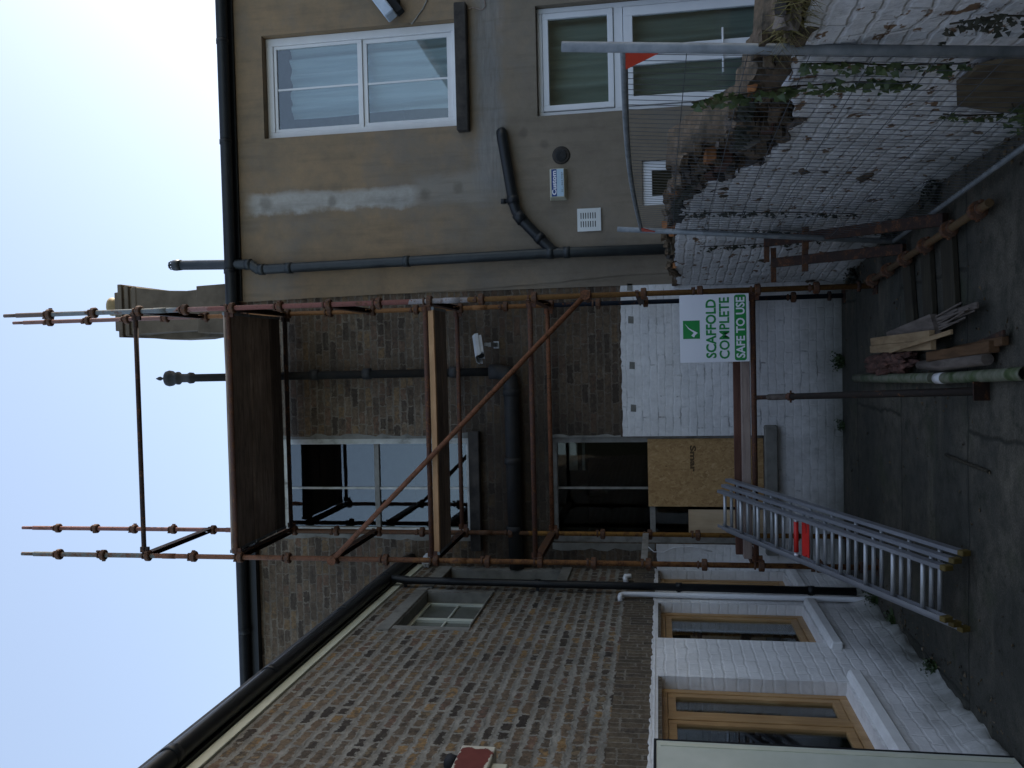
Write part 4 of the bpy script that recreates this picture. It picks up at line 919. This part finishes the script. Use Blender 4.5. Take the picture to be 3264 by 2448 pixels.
# ------------------------------------------------------------------ temporary fence panel
fp = thing('fence_panel', 'galvanised temporary mesh fence panel in front of the flaking white wall', 'fence panel', (2.84, -3.55, 0))
A, B = Vector((2.949, -4.5, 0)), Vector((2.718, -1.0, 0)); fd = (B-A).normalized(); LN = (B-A).length
UP = Vector((.0925, 0, 1))           # the panel leans out against the wall top
for p, t in ((A, 2.235), (B, 2.18)):
    c = MB(); c.tube([p+UP*.02, p+UP*t], .0205, 16); c.build('post', 'galv', fp)
def rail(k, z): return A+fd*(LN*k)+UP*(z+.035*math.sin(math.pi*k))
c = MB(); c.tube([rail(k/14, 1.99) for k in range(15)], .0155, 12); c.build('top_rail', 'galv', fp)
c = MB(); c.tube([A+UP*.11, B+UP*.11], .0155, 12); c.build('bottom_rail', 'galv', fp)
c = MB()
for k in range(1, 54):
    p = A+fd*(LN*k/54); wob = .004*math.sin(k*2.1)
    c.tube([p+UP*.11, p+fd*wob+UP*1.0+Vector((.006*math.sin(k*.7), 0, 0)), rail(k/54, 1.986)], .0017, 5, False)
for j in range(1, 8):
    z = .11+1.87*j/8; c.tube([A+UP*z, (A+B)/2+UP*(z+.012*math.sin(j*3))+Vector((.006, 0, 0)), B+UP*z], .0019, 5, False)
c.build('mesh', 'mesh_wire', fp)
def gusset(p, sgn, w_, h_):
    c = MB(); q = Vector((-.014, 0, 0))
    a3 = [p+q+UP*1.985, p+q+fd*(sgn*w_)+UP*1.990, p+q+UP*(1.985-h_)]; va = [c.v(x_) for x_ in a3]; vb = [c.v(x_+Vector((.006, 0, 0))) for x_ in a3]
    c.b.faces.new(va); c.b.faces.new(vb[::-1])
    for i in range(3): c.b.faces.new((va[i], vb[i], vb[(i+1) % 3], va[(i+1) % 3]))
    c.build('corner_plate', 'red_reflect', fp)
gusset(A+fd*.02, 1, .17, .13); gusset(B-fd*.02, -1, .13, .10)

# ------------------------------------------------------------------ boundary wall with broken top
bw = thing('boundary_wall', 'old boundary wall with flaking white paint and a broken rubble top', 'wall', (3.1, -2, 0))
line = [(1.42, 2.63), (.4, 2.80), (-.7, 2.99), (-1.6, 3.075), (-2.6, 3.09), (-6.6, 3.08)]
def wx(y):
    for (ya_, xa_), (yb_, xb_) in zip(line, line[1:]):
        if yb_ <= y <= ya_: t = (ya_-y)/(ya_-yb_); return xa_+(xb_-xa_)*t
    return line[-1][1]
topf = [(1.42, 1.66), (.5, 1.71), (-.6, 1.71), (-1.29, 1.68), (-1.80, 1.55), (-2.04, 1.43), (-2.3, 1.25), (-2.45, 1.21), (-3.03, 1.19), (-3.35, 1.17), (-3.64, 1.22), (-3.91, 1.31), (-4.59, 1.33), (-5, 1.36), (-6.6, 1.40)]
topc = [(1.42, 1.70), (.5, 1.73), (-.6, 1.76), (-1.57, 1.76), (-2.3, 1.74), (-2.55, 1.66), (-2.8, 1.55), (-2.95, 1.45), (-3.7, 1.46), (-4.2, 1.43), (-4.8, 1.42), (-6.6, 1.45)]
def tab(t, y):
    for (ya_, a_), (yb_, b_) in zip(t, t[1:]):
        if yb_ <= y <= ya_: k = (ya_-y)/(ya_-yb_); return a_+(b_-a_)*k
    return t[-1][1]
def wall_sheet(off, top, amp, jagg, mat, name, thick, back=True, seed=0):
    c = MB(); st_ = .035; ys = [1.42-k*st_ for k in range(int(8.0/st_)+1)]; nz = 46; cols = []
    for y in ys:
        zt = tab(top, y) + jagg*mnoise.noise(Vector((y*4.5, seed, 0))) + jagg*.6*mnoise.noise(Vector((round(y*4.2)*3.3, seed, 9)))
        col_ = []
        for j in range(nz+1):
            z = zt*j/nz; n_ = amp*(mnoise.noise(Vector((y*3.2, z*3.2, seed))) + .55*mnoise.noise(Vector((y*9, z*9, seed+5))) + .35*mnoise.noise(Vector((y*22, z*22, seed))))
            fl_ = .06*max(0, .18-z)/.18
            col_.append(c.v((wx(y)+off-n_-fl_, y, z)))
        bk = c.v((wx(y)+off+thick, y, zt-.02)); bk2 = c.v((wx(y)+off+thick, y, 0)); col_ += [bk, bk2]
        cols.append(col_)
    for a, b_ in zip(cols, cols[1:]):
        for j in range(len(a)-1): f = c.b.faces.new((a[j], a[j+1], b_[j+1], b_[j])); f.smooth = True
    c.b.faces.new(cols[0]); c.b.faces.new(cols[-1][::-1])
    return c.build(name, mat, bw)
wall_sheet(.05, topc, .075, .085, 'rubble', 'rubble_core', .26, seed=3)
wall_sheet(0.0, topf, .014, .030, 'white_wall', 'painted_face', .046, seed=11)
def loose_brick(y, z, ry, mat, sx=.21):
    c = MB(); x = wx(y)+.03
    m_ = Matrix.Translation((x, y, z)) @ Matrix.Rotation(ry, 4, 'X')
    c.hexa([m_ @ Vector(p) for p in ((-.05, -sx/2, -.033), (.05, -sx/2, -.033), (.05, sx/2, -.033), (-.05, sx/2, -.033), (-.05, -sx/2, .033), (.05, -sx/2, .033), (.05, sx/2, .033), (-.05, sx/2, .033))])
    c.build('brick', mat, bw, .008)
loose_brick(-2.60, 1.55, .05, 'brick_orange', .16); loose_brick(-2.42, 1.46, .1, 'brick_red', .30); loose_brick(-2.12, 1.52, -.2, 'brick_red'); loose_brick(-1.78, 1.64, .12, 'concrete', .18); loose_brick(-2.95, 1.36, .3, 'concrete'); loose_brick(-3.3, 1.30, -.1, 'brick_red', .2)
for k in range(150):
    y = RND.uniform(-5.2, 1.2); 
    if RND.random() < .55: y = RND.uniform(-3.6, -1.4)
    z0_, z1_ = tab(topf, y), tab(topc, y); z = RND.uniform(z0_-.02, z1_+.045); s_ = RND.uniform(.02, .058); c = MB()
    ang = RND.uniform(-.5, .5); m_ = Matrix.Translation((wx(y)+.02, y, z)) @ Matrix.Rotation(ang, 4, 'X') @ Matrix.Rotation(RND.uniform(-.6, .6), 4, 'Z')
    jt = lambda: RND.uniform(.65, 1.15)
    c.hexa([m_ @ Vector((sx_*s_*.8*jt(), sy_*s_*1.25*jt(), sz_*s_*.55*jt())) for sx_, sy_, sz_ in ((-1, -1, -1), (1, -1, -1), (1, 1, -1), (-1, 1, -1), (-1, -1, 1), (1, -1, 1), (1, 1, 1), (-1, 1, 1))])
    bmesh.ops.subdivide_edges(c.b, edges=list(c.b.edges), cuts=2, use_grid_fill=True)
    for v_ in c.b.verts: v_.co += Vector((mnoise.noise(v_.co*30), mnoise.noise(v_.co*30+Vector((5, 0, 0))), mnoise.noise(v_.co*30+Vector((0, 7, 0)))))*.012
    c.build('stone', RND.choice(['rubble', 'rubble', 'rubble', 'concrete_dark', 'plank_grey', 'rubble', 'brick_orange' if RND.random() < .3 else 'rubble']), bw)
c = MB(); c.prism(lambda u, v, d: Vector((wx(u)-.034-d, u, v)), [(-4.22, .60), (-4.0, .61), (-3.66, .50), (-3.6, .42), (-3.5, .28), (-3.40, .10), (-3.7, .02), (-4.2, .02), (-4.45, .3)], 0, .02)
c.build('bare_patch', 'bare', bw)

# ------------------------------------------------------------------ ivy, grass, weeds
def leaf(c, p, n, size, rnd):
    up = Vector((0, 0, -1)); a = rnd.uniform(-.9, .9)
    n = (n + Vector((rnd.uniform(-.5, .5), rnd.uniform(-.5, .5), rnd.uniform(-.3, .5)))).normalized()
    t = (up - n*up.dot(n)).normalized(); t = Quaternion(n, a) @ t; s_ = n.cross(t)
    o2 = [(0, 0), (.55, -.05), (.42, .35), (.30, .48), (0, 1.0), (-.30, .48), (-.42, .35), (-.55, -.05)]
    c.face([p + s_*(u*size) + t*(v*size) + n*(.15*size*abs(u)) for u, v in o2])
def ivy(pts, count, size, label, mat, seed, spread=.045):
    rnd = random.Random(seed); root = thing('ivy', label, 'ivy', pts[0], 'ivy on the boundary wall')
    pts = [Vector(p) for p in pts]; c = MB(); fine = []
    for a, b_ in zip(pts, pts[1:]):
        for k in range(6): q = a.lerp(b_, k/6); fine.append(q+Vector((-.004, .012*mnoise.noise(q*7), 0)))
    fine.append(pts[-1]); c.tube(fine, .0035, 6); c.build('stem', 'stem', root)
    c = MB()
    for k in range(int(count*1.9)):
        t = rnd.random()*(len(fine)-1); i = int(t); q = fine[i].lerp(fine[min(i+1, len(fine)-1)], t-i)
        cl = .5+.5*math.sin(t*2.3+seed)
        if rnd.random() > .25+cl: continue
        q = q + Vector((rnd.uniform(-.03, -.004), rnd.gauss(0, spread*(.4+cl)), rnd.uniform(-.03, .03)))
        leaf(c, q, Vector((-1, -.5, .2)), size*rnd.uniform(.4, 1.0), rnd)
    c.build('foliage', mat, root, recalc=False)
X = lambda y, o=.035: wx(y)-o
ivy([(X(-4.40), -4.40, 1.30), (X(-4.36), -4.36, 1.1), (X(-4.29), -4.29, .9), (X(-4.25), -4.25, .64)], 60, .042, 'green ivy strand nearest the galvanised fence post', 'ivy', 1, .02)
ivy([(X(-4.14, .10), -4.20, 1.72), (X(-4.12, .06), -4.14, 1.50), (X(-4.11), -4.11, 1.30), (X(-4.11), -4.11, 1.05), (X(-4.04), -4.04, .80)], 105, .046, 'longest green ivy strand, hanging beside the strand by the fence post', 'ivy', 2, .028)
ivy([(X(-1.2), -1.18, 1.66), (X(-1.1), -1.12, 1.3), (X(-1.05), -1.02, .9), (X(-.9), -.88, .36)], 75, .042, 'dark thin ivy strand below the high part of the wall, first of three', 'ivy_dark', 3, .03)
ivy([(X(-.66), -.66, 1.68), (X(-.55), -.55, 1.2), (X(-.48), -.48, .8), (X(-.3), -.3, .2)], 75, .045, 'dark ivy strand between two other dark strands by the far fence post', 'ivy_dark', 4, .035)
ivy([(X(-.13), -.13, 1.5), (X(-.14), -.14, 1.1), (X(-.16), -.16, .5)], 55, .042, 'short dark ivy strand closest to the house corner', 'ivy_dark', 5, .04)
ivy([(X(-3.44), -3.46, .50), (X(-3.4), -3.40, .36), (X(-3.38), -3.38, .2)], 35, .032, 'short ivy sprig low on the wall beside the bare patch', 'ivy', 6, .015)
ivy([(X(-3.6, .08), -3.75, .30), (X(-3.6, .09), -3.6, .22), (X(-3.4, .10), -3.42, .12)], 45, .04, 'ivy clump at the foot of the wall below the bare patch', 'ivy', 8, .06)
ivy([(X(-3.0, .02), -3.1, 1.42), (X(-3.3, .0), -3.4, 1.44), (X(-3.8, .0), -3.9, 1.46)], 110, .042, 'ivy creeping along the broken wall top under the patio door', 'ivy_dark', 9, .06)
ivy([(X(-.9, .0), -.9, 1.72), (X(-1.3, .0), -1.4, 1.74), (X(-1.9, .0), -2.0, 1.62)], 90, .04, 'ivy mat on the rubble wall top under the small window', 'ivy_dark', 10, .06)
ivy([(X(-4.70), -4.72, .86), (X(-4.72), -4.76, .72), (X(-4.7), -4.70, .5)], 70, .03, 'dark ivy clump on the white wall, nearest the viewer', 'ivy_dark', 12, .05)
def tuft(name, label, cat, loc, n, h, mat, seed, spread=.05, lean=.5, wid=.006, group=None):
    rnd = random.Random(seed); c = MB(); loc = Vector(loc); sp = spread*1.1
    rim = [loc+Vector((math.cos(k*.524)*sp*rnd.uniform(.7, 1.5), math.sin(k*.524)*sp*rnd.uniform(.7, 1.5), .004)) for k in range(12)]
    top = c.v(loc+Vector((0, 0, h*.35))); rv = [c.v(p) for p in rim]
    for k in range(12): c.b.faces.new((rv[k], rv[(k+1) % 12], top))
    for k in range(n):
        a = rnd.uniform(0, 6.28); q = rnd.random()**.5; d = Vector((math.cos(a), math.sin(a), 0)); p = loc+d*sp*q*.8
        hh = h*rnd.uniform(.45, 1.15)*(1.1-.5*q); tip = p+d*hh*rnd.uniform(.1, lean)+Vector((0, 0, hh))
        s_ = Vector((-d.y, d.x, 0)); c.face([p-s_*.0015, p+s_*.0015, tip+s_*.001, tip-s_*.001])
        for j in range(3):
            t = .45+.27*j; b0 = p.lerp(tip, t); n_ = Vector((rnd.uniform(-1, 1), rnd.uniform(-1, 1), rnd.uniform(.2, 1))).normalized(); u = n_.cross(Vector((rnd.uniform(-1, 1), rnd.uniform(-1, 1), .3))).normalized(); w_ = n_.cross(u)
            l = wid*rnd.uniform(1.8, 3.6); c.face([b0, b0+u*l*.5+w_*l*.38, b0+u*l, b0+u*l*.5-w_*l*.38])
    return tag(c.build(name, mat, recalc=False), label, cat, group)
c = MB(); rnd = random.Random(21)
for k in range(620):
    y = rnd.uniform(-5.15, -4.45); p = Vector((X(y, .0)+rnd.uniform(-.02, .08), y, tab(topc, y)-rnd.uniform(0, .06)))
    d = Vector((rnd.uniform(-1, .1), rnd.uniform(-.6, .6), rnd.uniform(-.9, .7))).normalized()*rnd.uniform(.035, .11); s_ = d.cross(Vector((0, 0, 1))).normalized()*.0022
    c.face([p-s_, p+s_, p+d+s_*.3, p+d-s_*.3])
tag(c.build('grass_tuft', 'dry_grass', recalc=False), 'dry yellow grass tuft growing on the broken wall top', 'grass')
tuft('weed', 'leafy green weed at the foot of the white house wall, behind the sign', 'weed', (1.80, 1.36, 0), 70, .12, 'weed', 31, .05, .9, .009, 'weeds along the yard edges')
tuft('weed', 'small weed at the foot of the house wall under the grey sill', 'weed', (1.14, 1.38, 0), 30, .08, 'weed', 32, .04, .9, .008, 'weeds along the yard edges')
tuft('weed', 'green weed between wing wall and yard, under the nearest pine window', 'weed', (-.33, -1.57, 0), 60, .08, 'weed', 33, .045, 1.0, .008, 'weeds along the yard edges')
tuft('weed', 'low weed beside the foot of the white pipe', 'weed', (-.33, .12, 0), 60, .10, 'weed', 34, .07, 1.0, .009, 'weeds along the yard edges')
tuft('weed', 'weed under the sill of the narrower pine window', 'weed', (-.33, -.45, 0), 40, .06, 'weed', 35, .08, 1.0, .008, 'weeds along the yard edges')
for i, (x, y, l) in enumerate(((2.62, .75, 'weeds beside the base of the scaffold standard near the boundary wall'), (2.86, -.6, 'weeds at the foot of the boundary wall behind the leaning steel props'), (2.98, -1.7, 'dark weeds at the foot of the boundary wall behind the mesh fence'))):
    tuft('weed', l, 'weed', (x, y, 0), 90, .10, 'ivy_dark', 40+i, .09, 1.0, .011, 'weeds along the yard edges')

# ------------------------------------------------------------------ things lying in the yard
ls = thing('scaffold_standard', 'spare rusty scaffold standard lying on the ground by the boundary wall', 'scaffold tube', (2.6, -1.2, 0))
a, b_ = Vector((2.49, .0, .07)), Vector((2.705, -2.85, .08)); dd = (b_-a).normalized()
c = MB(); c.tube([a, b_], .0245, 16); c.build('tube', 'old_tube', ls)
for k in range(6):
    p = a+dd*(.18+.5*k); o = cup_me.copy(); COL.objects.link(o); o.parent = ls; o.location = p-ls.location; o.rotation_mode = 'QUATERNION'; o.rotation_quaternion = dd.to_track_quat('Z', 'Y')
for i, (top, bot, l) in enumerate(((Vector((2.85, -.30, .95)), Vector((2.735, -2.05, .06)), 'long dark red steel prop with a cross head leaning by the fence panel'), (Vector((2.69, -.10, .87)), Vector((2.66, -1.08, .05)), 'shorter dark steel prop with a cross head leaning nearer the scaffold'))):
    t = thing('steel_prop', l, 'prop', bot, 'cross headed props leaning by the wall')
    c = MB(); c.bar(top, bot, .08, .05); c.build('shaft', 'rust_brown', t, .003)
    c = MB(); dv_ = (top-bot).normalized(); s_ = dv_.cross(Vector((0, 0, 1))).normalized(); c.bar(top-s_*.17, top+s_*.13, .02, .045); c.build('head', 'cup', t, .003)
    c = MB(); q = top+(bot-top)*.27; c.bar(q-s_*.10, q+s_*.08, .03, .05); c.build('lug', 'cup', t, .003)
for (x0, y0_, x1, y1_, w_, l) in ((2.58, -1.05, 2.06, -1.17, .19, 'dark mossy plank across the yard, nearest the house'), (2.58, -1.53, 2.10, -1.60, .20, 'middle one of three dark mossy planks on the yard'), (2.62, -1.98, 2.12, -2.05, .22, 'dark mossy plank on the yard farthest from the house')):
    c = MB(); c.bar((x0, y0_, .022), (x1, y1_, .022), w_, .036); tag(c.build('plank', 'plank_dark', None, .004), l, 'plank', 'dark planks laid across the yard')
c = MB()
for k in range(2):
    x = 1.885+k*.063; c.hexa([(x, -.42-k*.02, .115), (x+.061, -.40-k*.02, .115), (x+.085, -2.10+k*.03, .135), (x+.022, -2.10+k*.03, .135), (x, -.42-k*.02, .150), (x+.061, -.40-k*.02, .150), (x+.085, -2.10+k*.03, .170), (x+.022, -2.10+k*.03, .170)])
tag(c.build('floor_board', 'plank_yellow', None, .003), 'pale fresh tongue and groove board on top of the waste timber pile', 'board')
c = MB(); c.hexa([(1.96, -.75, .06), (2.05, -.68, .06), (2.14, -1.95, .09), (2.0, -2.08, .09), (1.96, -.75, .09), (2.05, -.68, .09), (2.14, -1.95, .13), (2.0, -2.08, .13)])
rnd = random.Random(5)
for k in range(9):
    x = 2.02+k*.012; c.bar((x, -1.95, .10), (x+.05+rnd.uniform(-.02, .05), -2.3-rnd.uniform(0, .3), .08+rnd.uniform(-.02, .03)), .012, .010)
tag(c.build('broken_board', 'plank_grey', None, .002), 'grey splintered board under the pale fresh board', 'board')
c = MB(); c.bar((1.86, -1.86, .10), (1.92, -2.85, .06), .065, .06); c.bar((1.90, -2.2, .05), (1.95, -2.95, .04), .05, .04); tag(c.build('timber', 'plank_orange', None, .004), 'orange brown timber poking out of the waste pile', 'timber')
c = MB(); pts = [Vector((1.80, -1.55, .08)), Vector((1.815, -2.0, .075)), Vector((1.835, -2.4, .07)), Vector((1.85, -2.75, .06))]; c.tube(pts, .04, 12, True, [.03, .045, .042, .035]); tag(c.build('log', 'plank_grey'), 'grey brown log lying along the mossy pipe', 'log')
c = MB(); bmesh.ops.create_icosphere(c.b, subdivisions=5, radius=1)
for v_ in c.b.verts:
    n_ = 1+.42*mnoise.noise(v_.co*2.2)+.28*mnoise.noise(v_.co*6)+.12*mnoise.noise(v_.co*15)
    p = Vector((v_.co.x*.085, v_.co.y*.66, v_.co.z*.075))*n_; v_.co = Vector((1.80+p.x-.05*p.y, -.70+p.y, .075+p.z))
tag(c.build('netting', 'netting', smooth=True), 'crumpled red brown netting beside the pale fresh board', 'netting')
c = MB(); c.tube([(1.655, .36, .10), (1.685, -.7, .075), (1.715, -1.72, .05)], .036, 16)
tag(c.build('drain_pipe', 'moss_pipe'), 'mossy cream plastic pipe lying under the netting', 'pipe', 'mossy pipes in the yard')
mp = thing('drain_pipe', 'mossy green pipe with its open end towards the viewer', 'pipe', (1.75, -2.5, 0), 'mossy pipes in the yard')
c = MB(); c.tube([(1.715, -1.84, .055), (1.78, -3.22, .045)], .036, 18, False); c.tube([(1.78, -3.22, .045), (1.715, -1.84, .055)], .031, 18, False); c.build('tube', 'moss_pipe', mp)
c = MB(); c.tube([(1.7155, -1.845, .055), (1.722, -1.99, .054)], .0372, 18); c.build('white_collar', 'white_smooth', mp)
c = MB(); c.tube([(1.776, -3.12, .0455), (1.7765, -3.13, .0455)], .0315, 16); c.build('bore_shade_disc', 'dark', mp)  # black disc inside the pipe stands in for the shade of its bore
pp = thing('adjustable_prop', 'rusty adjustable steel prop leaning from yard to lowest scaffold ledger', 'prop', (1.66, -2.6, 0))
a, b_ = Vector((1.512, -.035, 1.02)), Vector((1.665, -2.62, .05)); dd = (b_-a)
c = MB(); c.tube([a, a+dd*.20], .020, 14); c.build('inner_tube', 'rust_brown', pp)
c = MB(); c.tube([a+dd*.08, a+dd*.21], .0235, 14)
for k in range(26): q = a+dd*(.08+.005*k); c.tube([q, q+dd*.0022], .0262, 12)
c.build('screw_thread', 'plank_grey', pp)
c = MB(); c.tube([a+dd*.205, a+dd*.225], .034, 10); c.tube([a+dd*.215+Vector((-.05, 0, 0)), a+dd*.215+Vector((.05, 0, 0))], .008, 8); c.build('collar', 'rust_dark', pp)
c = MB(); c.tube([a+dd*.22, b_], .025, 16); c.build('outer_tube', 'prop_dark', pp)
c = MB(); e1 = dd.normalized(); c.bar(b_, b_+e1*.008, .11, .11); c.build('base_plate', 'rust_brown', pp)
c = MB(); c.tube([(1.21, -1.86, .012), (1.205, -2.2, .016), (1.20, -2.62, .012)], .011, 8); tag(c.build('stick', 'plank_dark'), 'thin dark stick lying alone on the concrete yard', 'stick')

rnd = random.Random(77); c = MB()
def crumb(x, y, r_):
    p = Vector((x, y, r_*.3)); r_ *= 1.5; q = [p+Vector((rnd.uniform(-1, 1), rnd.uniform(-1, 1), rnd.uniform(-.2, .7)))*r_ for _ in range(5)]
    c.face(q[:3]); c.face((q[0], q[1], q[3])); c.face((q[1], q[2], q[4])); c.face((q[0], q[2], q[3]))
for k in range(700):
    m_ = rnd.random()
    if m_ < .35: crumb(rnd.uniform(-.3, 2.9), rnd.uniform(-4.5, 1.3), rnd.uniform(.004, .012))
    elif m_ < .6: y = rnd.uniform(-4.4, 1.2); crumb(wx(y)-abs(rnd.gauss(.03, .16)), y, rnd.uniform(.006, .022))
    elif m_ < .8: crumb(rnd.gauss(1.92, .22), rnd.gauss(-1.4, .8), rnd.uniform(.005, .016))
    else: crumb(-.30+abs(rnd.gauss(0, .10)), rnd.uniform(-3.5, 1.2), rnd.uniform(.004, .014))
tag(c.build('litter', 'litter', recalc=False), 'grit, crumbs of mortar and dead leaves strewn over the yard', 'litter', None, 'stuff')
rnd = random.Random(8)
for k, (x, y, x2, y2, z, mt, l) in enumerate(((1.93, -.30, 1.99, -1.62, .06, 'plank_orange', 'brown split lath under the pale fresh board'), (2.08, -1.3, 2.16, -2.62, .05, 'plank_grey', 'grey split lath jutting beyond the splintered board'), (1.90, -1.2, 2.01, -2.62, .19, 'plank_yellow', 'thin pale lath lying on the pale fresh board'), (1.84, -1.9, 1.99, -2.95, .03, 'rust_brown', 'dark thin lath below the orange brown timber'))):
    c = MB(); c.bar((x, y, z), (x2, y2, z+.015), .028+.01*(k % 2), .016); tag(c.build('lath', mt, None, .002), l, 'lath', 'laths in the waste timber pile')

# ------------------------------------------------------------------ house across the yard (seen only as a reflection)
oh = thing('gabled_house', 'gabled house across the yard, seen only as a reflection in the windows', 'house', (14, -17, 0))
c = MB(); c.prism(Pf(-16.0), [(5.5, 0), (22.5, 0), (22.5, 5.0), (14, 10.3), (5.5, 5.0)], -.2, 0); c.build('gable_wall', 'far_brick', oh)
c = MB()
for s_ in (-1, 1): c.hexa([(14, -27, 10.3), (14, -15.8, 10.3), (14+s_*9.2, -15.8, 4.56), (14+s_*9.2, -27, 4.56), (14, -27, 10.5), (14, -15.8, 10.5), (14+s_*9.3, -15.8, 4.7), (14+s_*9.3, -27, 4.7)])
c.build('roof', 'slate', oh)
yw = thing('yard_wall', 'added yard wall behind the viewer, seen only as a dark reflection', 'wall', (0, -15, 0))
c = MB(); c.box(-12, 5.4, -15.6, -15.3, 0, 4.4); c.build('wall_face', 'far_brick', yw)  # unseen wall, kept tall so the lower panes reflect it instead of sky
